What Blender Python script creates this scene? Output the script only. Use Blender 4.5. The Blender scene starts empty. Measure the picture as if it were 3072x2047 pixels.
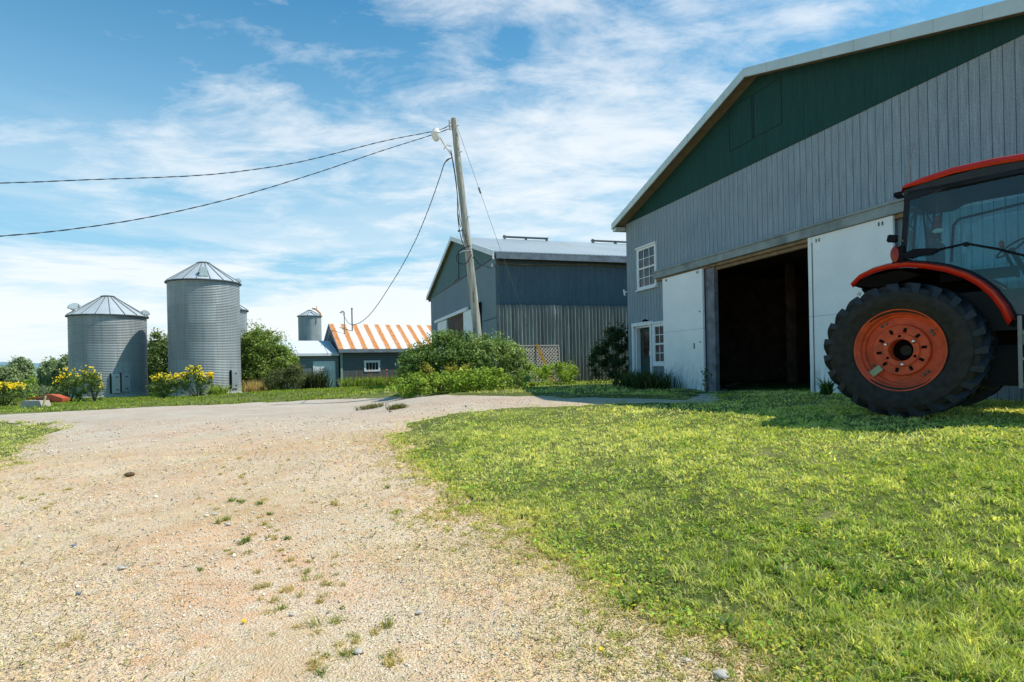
import bpy, bmesh, math, random
import numpy as np
from mathutils import Vector, Matrix
random.seed(7); rng = np.random.default_rng(11)
SC = bpy.context.scene; COL = SC.collection
PI = math.pi
# ------------------------------------------------------------------ camera model
F_PX, PX, PY, ROLL, EYE = 1850.0, 1536.0, 1097.0, 0.02, 1.5
def ab(x, y):
    dx, dy = x-PX, PY-y
    return (dx*math.cos(ROLL)+dy*math.sin(ROLL))/F_PX, (-dx*math.sin(ROLL)+dy*math.cos(ROLL))/F_PX
def at(x, y, Y):
    a, b = ab(x, y); return Vector((a*Y, Y, EYE+b*Y))
# ------------------------------------------------------------------ terrain
CP = np.array([(0,0,0),(-3,3,0),(3,1.5,0),(2,3.0,.05),(0,4,.04),(3,4.6,.24),(5,6,.52),(5.1,8,.76),(3.5,7,.56),(7,7.5,.78),(4,10,.74),(7,12,.77),
 (5.3,17,.68),(4,21.7,.70),(9,4,.5),(0,10,.40),(-2.3,11,.40),(-1.3,12.2,.56),(0,15,.64),(2,14,.70),(-.5,24,.66),(4,28,.68),(-5,42,.22),(-13,47,.04),(-20,40,0),
 (-26,39,0),(-8,20,.28),(-5,14,.28),(-15,25,.05),(-18,20,0),(-5,11,.14),(-10,10,0),(-6,6,0),(-2,6,.10),(0,7,.20),(2,8,.42),(10,20,.75),(16,32,.7),(13,5,.8),(9,-1,.2),(-12,2,0),
 (0,-4,0),(-30,28,-.1),(-40,45,-.5),(-30,56,-.6),(-10,60,-.3),(10,55,.4),(30,20,.8),(-3,34,.5),(-9,33,.3),(1,19,.68)])
def gz(x, y):
    x = np.asarray(x, float); y = np.asarray(y, float); sh = x.shape
    x = x.ravel(); y = y.ravel(); out = np.zeros_like(x)
    r = np.hypot(x, y)
    for i in range(0, len(x), 20000):
        xs, ys = x[i:i+20000], y[i:i+20000]
        h = 1.3+0.085*np.hypot(xs, ys)
        d2 = (xs[:,None]-CP[:,0])**2+(ys[:,None]-CP[:,1])**2
        w = np.exp(-d2/(h[:,None]**2))+2e-5/(1+d2)
        out[i:i+20000] = (w*CP[:,2]).sum(1)/w.sum(1)
    far = np.clip((r-58)/240, 0, 1); far = far*far*(3-2*far)
    out = out*(1-far)-9.0*far*np.clip(1-(r-300)/2500, 0, 1)
    return out.reshape(sh)
def g1(x, y): return float(gz(np.array([x]), np.array([y]))[0])
def ground(px, py):
    a, b = ab(px, py); lo = 1.2
    Y = lo
    while Y < 200:
        if EYE+b*Y < g1(a*Y, Y): break
        Y *= 1.01
    l, h = Y/1.01, Y
    for _ in range(12):
        m = (l+h)/2
        if EYE+b*m < g1(a*m, m): h = m
        else: l = m
    return Vector((a*h, h, g1(a*h, h)))
def sdist(poly, x, y):
    P = np.array(poly, float); Q = np.roll(P, -1, 0)
    x = np.asarray(x); y = np.asarray(y); best = np.full(x.shape, 1e18); ins = np.zeros(x.shape, bool)
    for (x0,y0),(x1,y1) in zip(P, Q):
        dx, dy = x1-x0, y1-y0; L = dx*dx+dy*dy+1e-12
        t = np.clip(((x-x0)*dx+(y-y0)*dy)/L, 0, 1)
        best = np.minimum(best, (x-x0-t*dx)**2+(y-y0-t*dy)**2)
        c = ((y0 > y) != (y1 > y)) & (x < dx*(y-y0)/(dy if abs(dy) > 1e-12 else 1e-12)+x0)
        ins ^= c
    d = np.sqrt(best); return np.where(ins, d, -d)
_ph = rng.uniform(0, 6.28, (14, 2)); _fr = rng.normal(0, 1, (14, 2))
def wob(x, y, s=1.0):
    o = 0
    for (p, q), (fx, fy) in zip(_ph, _fr): o = o+np.sin(fx*x/s+p)*np.cos(fy*y/s+q)
    return o/5.0
def pth(pts): return [tuple(ground(px, py)[:2]) for px, py in pts]
LAWN_A = pth([(2219,2047),(2090,1919),(1893,1828),(1737,1723),(1567,1632),(1384,1540),(1306,1475),(1201,1371),(1150,1310),(1190,1272),(1330,1240),(1500,1224),(1830,1211),(2100,1205)]) \
    + [(5.2,16.2),(12,30),(60,30),(60,-30),(6,-20),(1.6,.8)]
LAWN_B = pth([(2080,1203),(1900,1197),(1700,1194),(1500,1190),(1300,1192),(1150,1196),(1000,1199),(800,1208),(600,1216),(400,1225),(200,1236),(0,1246)]) \
    + [(-60,22),(-4000,100),(-4000,4000),(4000,4000),(4000,30),(12,30),(5.2,16.2)]
LAWN_C = pth([(0,1262),(120,1262),(250,1275),(230,1300),(150,1330),(130,1370),(70,1400),(0,1445)]) + [(-12,8),(-24,10),(-24,21)]
def lawn_mask(x, y):
    r = np.hypot(x, y)
    n = .22*wob(x, y, .35)+.12*wob(y, x, .12)
    a = sdist(LAWN_A, x, y)+n; b = sdist(LAWN_B, x, y)+n*1.6; c = sdist(LAWN_C, x, y)*.6+n*1.6-.15
    return a, b, c

# ------------------------------------------------------------------ mesh helpers
def tag(o, label=None, cat=None, group=None, kind=None):
    if label: o['label'] = label
    if cat: o['category'] = cat
    if group: o['group'] = group
    if kind: o['kind'] = kind
    return o
def npmesh(name, V, Fs, mat, parent=None, col=None, smooth=False):
    """V (n,3); Fs list of (m,k) index arrays; col (n,3) point colours"""
    me = bpy.data.meshes.new(name); V = np.asarray(V, np.float32)
    me.vertices.add(len(V)); me.vertices.foreach_set('co', V.ravel())
    Fs = [np.asarray(f, np.int32) for f in Fs if len(f)]
    tot = sum(f.size for f in Fs); nf = sum(len(f) for f in Fs)
    me.loops.add(tot); me.loops.foreach_set('vertex_index', np.concatenate([f.ravel() for f in Fs]))
    me.polygons.add(nf)
    st, s = [], 0
    for f in Fs:
        st.append(s+np.arange(len(f))*f.shape[1]); s += f.size
    me.polygons.foreach_set('loop_start', np.concatenate(st).astype(np.int32))
    if smooth: me.polygons.foreach_set('use_smooth', np.ones(nf, bool))
    me.update(calc_edges=True); me.validate()
    if col is not None:
        ca = me.color_attributes.new('Col', 'FLOAT_COLOR', 'POINT')
        c4 = np.ones((len(V), 4), np.float32); c4[:, :3] = col; ca.data.foreach_set('color', c4.ravel())
    if mat: me.materials.append(mat)
    o = bpy.data.objects.new(name, me); COL.objects.link(o)
    if parent: o.parent = parent
    return o
class MB:
    def __init__(s): s.bm = bmesh.new()
    def box(s, c, d, M=None, bevel=0):
        r = bmesh.ops.create_cube(s.bm, size=1); vs = r['verts']
        for v in vs: v.co = Vector((v.co.x*d[0]+c[0], v.co.y*d[1]+c[1], v.co.z*d[2]+c[2]))
        if bevel: bmesh.ops.bevel(s.bm, geom=list({e for v in vs for e in v.link_edges}), offset=bevel, segments=2, affect='EDGES', clamp_overlap=True)
        return s
    def bar(s, p, q, w, t, up=(0,0,1)):
        p, q = Vector(p), Vector(q); d = (q-p); L = d.length; d.normalize()
        u = Vector(up)
        if abs(d.dot(u)) > .98: u = Vector((1,0,0))
        x = d.cross(u).normalized(); z = x.cross(d).normalized()
        vs = []
        for base in (p, q):
            for sx, sz in ((-1,-1),(1,-1),(1,1),(-1,1)): vs.append(s.bm.verts.new(base+x*sx*w/2+z*sz*t/2))
        f = s.bm.faces.new
        f(vs[0:4][::-1]); f(vs[4:8])
        for i in range(4): f((vs[i], vs[(i+1)%4], vs[4+(i+1)%4], vs[4+i]))
        return s
    def tube(s, pts, r, n=8, cap=True):
        pts = [Vector(p) for p in pts]; R = r if isinstance(r, (list, tuple)) else [r]*len(pts)
        rings = []; ref = None
        for i, p in enumerate(pts):
            d = (pts[min(i+1, len(pts)-1)]-pts[max(i-1, 0)]).normalized()
            if ref is None: ref = Vector((0,0,1)) if abs(d.z) < .9 else Vector((1,0,0))
            x = d.cross(ref).normalized(); y = x.cross(d).normalized(); ref = y
            rings.append([s.bm.verts.new(p+(x*math.cos(2*PI*k/n)+y*math.sin(2*PI*k/n))*R[i]) for k in range(n)])
        for a, b in zip(rings, rings[1:]):
            for k in range(n): s.bm.faces.new((a[k], a[(k+1)%n], b[(k+1)%n], b[k]))
        if cap: s.bm.faces.new(rings[0][::-1]); s.bm.faces.new(rings[-1])
        return s
    def lathe(s, prof, c, axis='z', n=48, a0=0, a1=2*PI, closed=True):
        """prof list of (r, h). axis z or y"""
        c = Vector(c); m = n if closed else n+1; rings = []
        for r, h in prof:
            ring = []
            for k in range(m):
                a = a0+(a1-a0)*k/n
                if axis == 'z': v = Vector((r*math.cos(a), r*math.sin(a), h))
                else: v = Vector((r*math.cos(a), h, r*math.sin(a)))
                ring.append(s.bm.verts.new(c+v))
            rings.append(ring)
        for A, B in zip(rings, rings[1:]):
            for k in range(n): s.bm.faces.new((A[k], A[(k+1)%m], B[(k+1)%m], B[k]))
        return s
    def disc(s, c, r, axis='z', n=32):
        c = Vector(c); vs = []
        for k in range(n):
            a = 2*PI*k/n; v = Vector((r*math.cos(a), r*math.sin(a), 0)) if axis == 'z' else Vector((r*math.cos(a), 0, r*math.sin(a)))
            vs.append(s.bm.verts.new(c+v))
        s.bm.faces.new(vs); return s
    def poly(s, pts): s.bm.faces.new([s.bm.verts.new(Vector(p)) for p in pts]); return s
    def prism(s, pts, d):
        d = Vector(d); A = [s.bm.verts.new(Vector(p)) for p in pts]; B = [s.bm.verts.new(Vector(p)+d) for p in pts]
        s.bm.faces.new(A[::-1]); s.bm.faces.new(B); n = len(A)
        for i in range(n): s.bm.faces.new((A[i], A[(i+1)%n], B[(i+1)%n], B[i]))
        return s
    def build(s, name, mat, parent=None, smooth=None):
        bmesh.ops.recalc_face_normals(s.bm, faces=s.bm.faces)
        me = bpy.data.meshes.new(name); s.bm.to_mesh(me); s.bm.free()
        if smooth is not None:
            me.polygons.foreach_set('use_smooth', [True]*len(me.polygons))
            if smooth < 180: me.set_sharp_from_angle(angle=math.radians(smooth))
        me.materials.append(mat)
        o = bpy.data.objects.new(name, me); COL.objects.link(o)
        if parent: o.parent = parent
        return o
def empty(name, loc=(0,0,0), rz=0):
    o = bpy.data.objects.new(name, None); COL.objects.link(o); o.location = loc; o.rotation_euler = (0,0,rz); o.empty_display_size = .2
    return o
def copy_tree(o, parent=None):
    c = o.copy(); COL.objects.link(c); c.parent = parent
    for ch in list(o.children): copy_tree(ch, c)
    return c

# ------------------------------------------------------------------ materials
class N:
    def __init__(s, name):
        s.m = bpy.data.materials.new(name); s.m.use_nodes = True; s.t = s.m.node_tree; s.n = s.t.nodes; s.l = s.t.links
        s.b = s.n['Principled BSDF']; s.tc = s.n.new('ShaderNodeTexCoord')
    def new(s, t, **kw):
        n = s.n.new(t)
        for k, v in kw.items():
            if hasattr(n, k): setattr(n, k, v)
        return n
    def link(s, a, b): s.l.new(a, b)
    def map(s, scale=(1,1,1), rot=(0,0,0), src='Object'):
        m = s.n.new('ShaderNodeMapping'); m.inputs['Scale'].default_value = scale; m.inputs['Rotation'].default_value = rot
        s.l.new(s.tc.outputs[src], m.inputs['Vector']); return m.outputs['Vector']
    def noise(s, scale, detail=4, rough=.55, vec=None, dist=0):
        n = s.n.new('ShaderNodeTexNoise'); n.inputs['Scale'].default_value = scale; n.inputs['Detail'].default_value = detail
        n.inputs['Roughness'].default_value = rough; n.inputs['Distortion'].default_value = dist
        s.l.new(vec if vec is not None else s.tc.outputs['Object'], n.inputs['Vector']); return n.outputs['Fac']
    def vor(s, scale, vec=None, out='Color', feature='F1'):
        n = s.n.new('ShaderNodeTexVoronoi'); n.feature = feature; n.inputs['Scale'].default_value = scale
        s.l.new(vec if vec is not None else s.tc.outputs['Object'], n.inputs['Vector']); return n.outputs[out]
    def ramp(s, fac, stops, interp='LINEAR'):
        r = s.n.new('ShaderNodeValToRGB'); r.color_ramp.interpolation = interp; e = r.color_ramp.elements
        while len(e) < len(stops): e.new(.5)
        for el, (p, c) in zip(e, stops): el.position = p; el.color = (*c, 1) if len(c) == 3 else c
        s.l.new(fac, r.inputs['Fac']); return r.outputs['Color']
    def mix(s, fac, a, b, mode='MIX'):
        m = s.n.new('ShaderNodeMix'); m.data_type = 'RGBA'; m.blend_type = mode
        for k, v in ((0, fac), (6, a), (7, b)):
            if isinstance(v, bpy.types.NodeSocket): s.l.new(v, m.inputs[k])
            else: m.inputs[k].default_value = v if k == 0 else (*v, 1)
        return m.outputs[2]
    def math(s, op, a, b=0, c=None, clamp=False):
        m = s.n.new('ShaderNodeMath'); m.operation = op; m.use_clamp = clamp
        for k, v in enumerate((a, b) if c is None else (a, b, c)):
            if isinstance(v, bpy.types.NodeSocket): s.l.new(v, m.inputs[k])
            else: m.inputs[k].default_value = v
        return m.outputs[0]
    def sep(s, vec):
        n = s.n.new('ShaderNodeSeparateXYZ'); s.l.new(vec, n.inputs[0]); return n.outputs
    def attr(s, name='Col'):
        n = s.n.new('ShaderNodeVertexColor'); n.layer_name = name; return n.outputs['Color']
    def col(s, c):
        if isinstance(c, bpy.types.NodeSocket): s.l.new(c, s.b.inputs['Base Color'])
        else: s.b.inputs['Base Color'].default_value = (*c, 1)
    def set(s, rough=None, metal=None, spec=None):
        for k, v in (('Roughness', rough), ('Metallic', metal), ('Specular IOR Level', spec)):
            if v is None: continue
            if isinstance(v, bpy.types.NodeSocket): s.l.new(v, s.b.inputs[k])
            else: s.b.inputs[k].default_value = v
        return s
    def bump(s, h, strength=.3, dist=.02):
        n = s.n.new('ShaderNodeBump'); n.inputs['Strength'].default_value = strength; n.inputs['Distance'].default_value = dist
        s.l.new(h, n.inputs['Height']); s.l.new(n.outputs[0], s.b.inputs['Normal'])

def plain(name, c, rough=.6, metal=0, var=.15, scale=6, spec=.4, bump=.15, dirt=None):
    m = N(name); f = m.noise(scale, 6); lo = tuple(v*(1-var) for v in c); hi = tuple(min(1, v*(1+var)) for v in c)
    k = m.ramp(f, [(.3, lo), (.7, hi)])
    if dirt:
        g = m.noise(scale*.35, 7, .7); k = m.mix(m.math('MULTIPLY', m.math('SUBTRACT', g, .48, clamp=True), 3.0, clamp=True), k, dirt)
    m.col(k); m.set(rough, metal, spec)
    if bump: m.bump(m.noise(scale*5, 5), bump, .01)
    return m.m
def lin(r, g, b): return tuple(((v/255)/12.92 if v/255 <= .04045 else ((v/255+.055)/1.055)**2.4) for v in (r, g, b))

def foliage(name, mult=1.0, trans=.35, rough=.55):
    m = N(name); c = m.attr(); c = m.mix(m.noise(3.0, 3), c, m.mix(1.0, c, (1.35,1.25,.9), 'MULTIPLY'))
    m.col(c); m.set(rough, 0, .25)
    t = m.new('ShaderNodeBsdfTranslucent'); m.link(m.mix(1.0, c, (1.3*mult,1.35*mult,.6*mult), 'MULTIPLY'), t.inputs['Color'])
    mx = m.new('ShaderNodeMixShader'); mx.inputs[0].default_value = trans
    m.link(m.b.outputs[0], mx.inputs[1]); m.link(t.outputs[0], mx.inputs[2]); m.link(mx.outputs[0], m.n['Material Output'].inputs[0])
    return m.m

def galvanised(name, base=(.48,.51,.52), axis='z'):
    m = N(name); v = m.map((1,1,1))
    o = m.sep(m.tc.outputs['Object']); ang = m.math('ARCTAN2', o[1], o[0])
    pan = m.math('MULTIPLY', ang, 8/(2*PI)*1.0); ring = m.math('DIVIDE', o[2], 1.12)
    comb = m.new('ShaderNodeCombineXYZ'); 
    rf = m.math('FLOOR', ring); m.link(m.math('FLOOR', m.math('ADD', pan, m.math('MULTIPLY', rf, .5))), comb.inputs[0]); m.link(rf, comb.inputs[1])
    w = m.new('ShaderNodeTexWhiteNoise'); w.noise_dimensions = '3D'; m.link(comb.outputs[0], w.inputs['Vector'])
    sheet = m.ramp(w.outputs['Value'], [(0, tuple(c*.86 for c in base)), (1, tuple(c*1.1 for c in base))])
    streak = m.noise(1.0, 6, .6, m.map((9,9,.35)))
    c = m.mix(m.ramp(streak, [(.35,(0,0,0)),(.7,(1,1,1))]), sheet, m.mix(1.0, sheet, (.74,.75,.76), 'MULTIPLY'))
    seamx = m.math('FRACT', m.math('ADD', pan, m.math('MULTIPLY', rf, .5))); sm = m.math('LESS_THAN', seamx, .018)
    seamz = m.math('LESS_THAN', m.math('FRACT', ring), .02)
    c = m.mix(m.math('MULTIPLY', m.math('MAXIMUM', sm, seamz), .45), c, (.16,.18,.19))
    low = m.math('SUBTRACT', 1.0, m.math('MULTIPLY', o[2], 1.6), clamp=True)
    c = m.mix(m.math('MULTIPLY', low, m.math('GREATER_THAN', m.noise(22, 4), .5)), c, (.6,.58,.52))
    m.col(c); m.set(m.ramp(m.noise(6, 5), [(.3,(.45,)*3),(.7,(.6,)*3)]), .10, .35)
    return m.m

def siding(name, c, c2, pitch, axis=0, groove=.10, rough=.75, bumpd=.012, dark=.35, off=0.0, patch=.5):
    m = N(name); o = m.sep(m.tc.outputs['Object'])
    t = m.math('FRACT', m.math('DIVIDE', m.math('ADD', o[axis], 50+off), pitch))
    g = m.math('LESS_THAN', t, groove)
    idx = m.math('FLOOR', m.math('DIVIDE', m.math('ADD', o[axis], 50+off), pitch))
    w = m.new('ShaderNodeTexWhiteNoise'); w.noise_dimensions = '1D'; m.link(idx, w.inputs['W'])
    grain = m.noise(1.0, 8, .65, m.map((30,30,1.6)))
    fine = m.noise(38, 3, .7)
    f = m.math('ADD', m.math('MULTIPLY', grain, .55), m.math('MULTIPLY', fine, .45))
    base = m.ramp(f, [(.36, c), (.62, c2)])
    base = m.mix(m.math('MULTIPLY', w.outputs['Value'], .35), base, m.mix(1.0, base, (.8,.82,.84), 'MULTIPLY'))
    big = m.noise(.7, 5, .6, m.map((1,1,.5)))
    base = m.mix(m.math('MULTIPLY', m.ramp(big, [(.4,(0,0,0)),(.65,(1,1,1))]), patch), base, m.mix(1.0, base, (.82,.9,.95), 'MULTIPLY'))
    base = m.mix(m.math('MULTIPLY', g, 1-dark), base, m.mix(1.0, base, (.22,.25,.28), 'MULTIPLY'))
    m.col(base); m.set(rough, 0, .25)
    h = m.math('SUBTRACT', m.math('MULTIPLY', f, .15), g); m.bump(h, .6, bumpd)
    return m.m

M = {}
M['siding1'] = siding('weathered grey board siding', lin(110,126,134), lin(164,178,184), .178, groove=.085, dark=.25)
M['siding_low'] = siding('darker grey board siding', lin(84,102,108), lin(120,138,142), .19)
M['green1'] = siding('dark green gable boards', lin(18,58,54), lin(32,76,70), 1.22, groove=.006, dark=.5, patch=.3)
M['trimgrey'] = plain('grey painted beam', lin(140,150,148), .7, var=.2, scale=3, dirt=lin(84,90,86))
M['whitepaint'] = plain('aged white paint', (.74,.78,.79), .5, var=.06, scale=3, bump=.05)
M['fascia'] = plain('pale metal fascia', lin(196,205,198), .4, metal=.3, var=.08, scale=2, bump=.03)
M['soffit'] = plain('bare wood soffit', lin(124,112,90), .8, var=.25, scale=4)
M['rawwood'] = plain('weathered raw timber', lin(138,118,92), .85, var=.35, scale=5)
M['jamb'] = plain('grey weathered jamb', lin(124,124,130), .85, var=.25, scale=6, dirt=lin(70,52,42))
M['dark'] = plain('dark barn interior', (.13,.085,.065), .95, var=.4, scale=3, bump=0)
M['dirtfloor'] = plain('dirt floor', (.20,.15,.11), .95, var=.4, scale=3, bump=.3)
def door_white():
    m = N('stained white door panel'); o = m.sep(m.tc.outputs['Object'])
    a = m.noise(1.4, 6, .6); c = m.ramp(a, [(.35, (.84,.86,.84)), (.65, (.93,.94,.91))])
    low = m.math('SUBTRACT', 1.35, m.math('MULTIPLY', o[2], .8), clamp=True)
    d = m.noise(1.0, 8, .7, m.map((9,9,3))); c = m.mix(m.math('MULTIPLY', low, m.math('MULTIPLY', m.math('SUBTRACT', d, .42, clamp=True), 4, clamp=True)), c, lin(92,96,80))
    sp = m.vor(9, None, 'Distance'); dot = m.math('MULTIPLY', m.math('LESS_THAN', sp, .09), m.math('GREATER_THAN', m.noise(1.1, 3), .54))
    c = m.mix(m.math('MULTIPLY', dot, .7), c, (.1,.09,.08))
    seam = m.math('LESS_THAN', m.math('ABSOLUTE', m.math('SUBTRACT', o[2], 2.42)), .007)
    c = m.mix(m.math('MULTIPLY', seam, .5), c, (.2,.22,.22))
    m.col(c); m.set(.55, 0, .35); m.bump(m.noise(30, 4), .08, .01); return m.m
M['doorwhite'] = door_white()
def roofmetal():
    m = N('pale sheet metal roof'); c = m.ramp(m.noise(.6, 6, .6, m.map((.4,1.6,1))), [(.3,(.50,.53,.53)),(.7,(.62,.65,.65))])
    o = m.sep(m.tc.outputs['Object'])
    st = m.noise(.9, 5, .6, m.map((.5,.25,.5), (0,0,.6))); c = m.mix(m.math('MULTIPLY', m.math('SUBTRACT', st, .56, clamp=True), 3, clamp=True), c, lin(168,160,132))
    t = m.math('FRACT', m.math('DIVIDE', o[0], .23)); c = m.mix(m.math('MULTIPLY', m.math('LESS_THAN', t, .14), .35), c, (.25,.28,.28))
    m.col(c); m.set(.45, .35, .5); m.bump(m.math('LESS_THAN', t, .14), .4, .02); return m.m
M['roof'] = roofmetal()
def rusty():
    m = N('white sheet roof with rust stripes'); o = m.sep(m.tc.outputs['Object'])
    wobb = m.math('MULTIPLY', m.math('SUBTRACT', m.noise(1.2, 3), .5), .08)
    t = m.math('FRACT', m.math('DIVIDE', m.math('ADD', m.math('ADD', o[0], wobb), 17.85), .92))
    band = m.ramp(t, [(.0,(0,0,0)),(.12,(.9,.9,.9)),(.44,(1,1,1)),(.60,(0,0,0)),(1,(0,0,0))])
    pat = m.ramp(m.noise(1.0, 6, .6, m.map((10,1.2,1.2))), [(.22,(.35,.35,.35)),(.42,(1,1,1))])
    rust = m.ramp(m.noise(5, 6), [(.3, lin(176,96,34)), (.7, lin(212,142,66))])
    white = m.ramp(m.noise(1.5, 5), [(.3, (.70,.68,.63)), (.7,(.82,.80,.76))])
    edge = m.math('MULTIPLY', m.math('GREATER_THAN', m.noise(2.5, 6, .7), .57), .35)
    c = m.mix(m.math('MAXIMUM', m.math('MULTIPLY', band, pat), m.math('MULTIPLY', edge, pat)), white, rust)
    m.col(c); m.set(.6, 0, .3); t2 = m.math('FRACT', m.math('DIVIDE', o[0], .26)); m.bump(m.math('LESS_THAN', t2, .15), .4, .02); return m.m
M['rust'] = rusty()
M['siding2'] = siding('far barn grey siding', lin(104,124,132), lin(142,158,162), .2, dark=.45)
M['green2'] = siding('faded teal gable boards', lin(62,94,96), lin(104,134,130), .61, groove=.02, dark=.6)
M['sheet2'] = siding('blue grey wall sheet', lin(60,84,98), lin(88,110,122), .34, groove=.03, dark=.6)
def corrm():
    m = N('weathered vertical wall boards'); o = m.sep(m.tc.outputs['Object']); i = m.math('FLOOR', m.math('DIVIDE', o[1], .17))
    w = m.new('ShaderNodeTexWhiteNoise'); w.noise_dimensions = '1D'; m.link(i, w.inputs['W'])
    g = m.noise(1.0, 7, .65, m.map((8,8,.8))); c = m.ramp(g, [(.3, lin(104,108,108)), (.7, lin(160,164,160))])
    c = m.mix(1.0, c, m.ramp(w.outputs['Value'], [(0,(.62,.62,.63)),(1,(1.1,1.08,1.04))]), 'MULTIPLY')
    low = m.math('MULTIPLY', m.math('SUBTRACT', 1.9, o[2], clamp=True), .6); c = m.mix(low, c, lin(112,98,86))
    m.col(c); m.set(.6, .1, .3); m.bump(g, .3, .02); return m.m
M['corr'] = corrm()
M['eaveboard'] = plain('peeling grey eave board', lin(120,130,138), .8, var=.25, scale=3, dirt=lin(90,94,98))
def clap(name, c1, c2):
    m = N(name); o = m.sep(m.tc.outputs['Object']); t = m.math('FRACT', m.math('DIVIDE', m.math('ADD', o[2], 5), .17))
    c = m.ramp(m.noise(1, 6, .6, m.map((2,2,30))), [(.3, c1), (.7, c2)]); g = m.math('LESS_THAN', t, .13)
    c = m.mix(m.math('MULTIPLY', g, .75), c, m.mix(1.0, c, (.25,.27,.3), 'MULTIPLY')); m.col(c); m.set(.75, 0, .25)
    m.bump(t, .5, .02); return m.m
M['clap'] = clap('dark grey clapboard', lin(84,94,98), lin(104,114,118)); M['clap2'] = clap('grey clapboard', lin(116,130,138), lin(138,152,158))
M['annexroof'] = plain('white painted annex roof', (.68,.70,.71), .5, metal=.1, var=.06, scale=2)
M['galv'] = galvanised('galvanised corrugated steel', (.35,.375,.38))
M['galvroof'] = plain('galvanised roof sheet', (.62,.65,.64), .42, metal=.45, var=.07, scale=1.4, bump=.03)
M['galvdark'] = plain('dark galvanised trim', (.10,.12,.13), .6, metal=.4)
M['galvpanel'] = plain('smooth galvanised door', (.42,.45,.47), .45, metal=.5, var=.08)
M['pole'] = None
def polem():
    m = N('weathered pole wood'); g = m.noise(1, 8, .65, m.map((14,14,.7))); c = m.ramp(g, [(.25, lin(100,98,88)), (.5, lin(170,167,154)), (.75, lin(214,209,194))])
    k = m.noise(1, 6, .7, m.map((6,6,1.1))); c = m.mix(m.math('MULTIPLY', m.math('SUBTRACT', k, .58, clamp=True), 9, clamp=True), c, lin(52,44,36))
    m.col(c); m.set(.85, 0, .2); m.bump(m.math('ADD', g, k), .8, .03); return m.m
M['pole'] = polem()
M['cable'] = plain('black cable', (.022,.026,.03), .6, bump=0)
M['steelwire'] = plain('grey guy wire', (.28,.29,.3), .5, metal=.5, bump=0)
M['lampwhite'] = plain('pale lamp metal', (.75,.74,.7), .45, bump=0, var=.05)
M['lampglass'] = plain('milky lamp bowl', (.8,.78,.72), .25, bump=0, var=.05)
M['porcelain'] = plain('porcelain insulator', (.6,.6,.6), .3, bump=0)
M['glass'] = None
def winglass():
    m = N('dark window glass'); c = m.ramp(m.noise(3.0, 4), [(.35,(.012,.016,.02)),(.6,(.05,.035,.03)),(.8,(.09,.05,.045))])
    m.col(c); m.set(.06, 0, .45); m.bump(m.noise(2.2, 2), .12, .03); return m.m
M['glass'] = winglass()
M['greendoor'] = plain('dark green painted door', lin(28,62,58), .55)
M['orange'] = plain('tractor orange paint', lin(196,36,24), .28, var=.08, scale=4, spec=.5, bump=.02)
M['rimorange'] = plain('dusty orange wheel paint', lin(216,84,46), .62, var=.2, scale=9, bump=.1, dirt=lin(150,70,44))
M['tyre'] = plain('dusty tyre rubber', (.036,.034,.031), .9, var=.3, scale=14, bump=.3, spec=.15, dirt=(.055,.047,.036))
M['lug'] = plain('tyre tread rubber', (.022,.027,.034), .6, var=.25, scale=14, bump=.2, spec=.35)
M['black'] = plain('black plastic', (.010,.011,.014), .6, bump=.03, spec=.12)
M['frameblack'] = plain('dark cab frame', (.012,.015,.02), .5, bump=0, spec=.2)
M['under'] = plain('near black underside', (.010,.008,.006), .95, spec=.05)  # near-black even tone for undersides, cavities and slots
M['greysteel'] = plain('worn grey steel', (.22,.23,.23), .55, metal=.5)
M['amber'] = plain('amber and red lens', lin(150,40,16), .2, var=.1, bump=0)
M['redlens'] = plain('red lens', lin(160,20,14), .2, bump=0)
M['chrome'] = plain('bright bolt head', (.8,.8,.8), .25, metal=.9, bump=0, var=.03)
M['bolt'] = plain('dull bolt', (.12,.14,.11), .6, metal=.3, bump=0)
M['paper'] = plain('faded label tag', lin(150,158,128), .7, bump=0)
M['seat'] = plain('grey seat fabric', (.10,.12,.13), .9)
M['headliner'] = plain('dark headliner', (.035,.04,.045), .9)
def tglass():
    m = N('tinted cab glass'); tr = m.new('ShaderNodeBsdfTransparent'); tr.inputs[0].default_value = (.50,.77,.80,1)
    gl = m.new('ShaderNodeBsdfGlossy'); gl.inputs['Roughness'].default_value = .02; gl.inputs['Color'].default_value = (.8,.95,1,1)
    fr = m.new('ShaderNodeFresnel'); fr.inputs[0].default_value = 1.5
    df = m.new('ShaderNodeBsdfDiffuse'); df.inputs[0].default_value = (.25,.30,.28,1)
    mx = m.new('ShaderNodeMixShader'); m.link(m.math('ADD', m.math('MULTIPLY', fr.outputs[0], .7), .02, clamp=True), mx.inputs[0]); m.link(tr.outputs[0], mx.inputs[1]); m.link(gl.outputs[0], mx.inputs[2])
    m2 = m.new('ShaderNodeMixShader'); o = m.sep(m.tc.outputs['Object'])
    low = m.math('MULTIPLY', m.math('SUBTRACT', 2.0, o[2], clamp=True), .5); dust = m.math('MULTIPLY', low, m.math('ADD', m.noise(2.5, 5), .1), clamp=True)
    m.link(m.math('MULTIPLY', dust, .45), m2.inputs[0]); m.link(mx.outputs[0], m2.inputs[1]); m.link(df.outputs[0], m2.inputs[2])
    m.link(m2.outputs[0], m.n['Material Output'].inputs[0]); return m.m
M['tglass'] = tglass()
M['leaf'] = foliage('shrub leaves', 1.0, .3)
M['leafgloss'] = foliage('glossy shrub leaves', 1.0, .25, .35)
M['grass'] = foliage('grass blades', 1.2, .45)
M['petal'] = foliage('flower petals', 1.0, .3)
M['bark'] = plain('grey brown bark', (.12,.095,.07), .9, var=.3, scale=12, bump=.5)
M['lattice'] = plain('weathered lattice slats', lin(186,176,164), .85, var=.2, scale=8)
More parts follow.
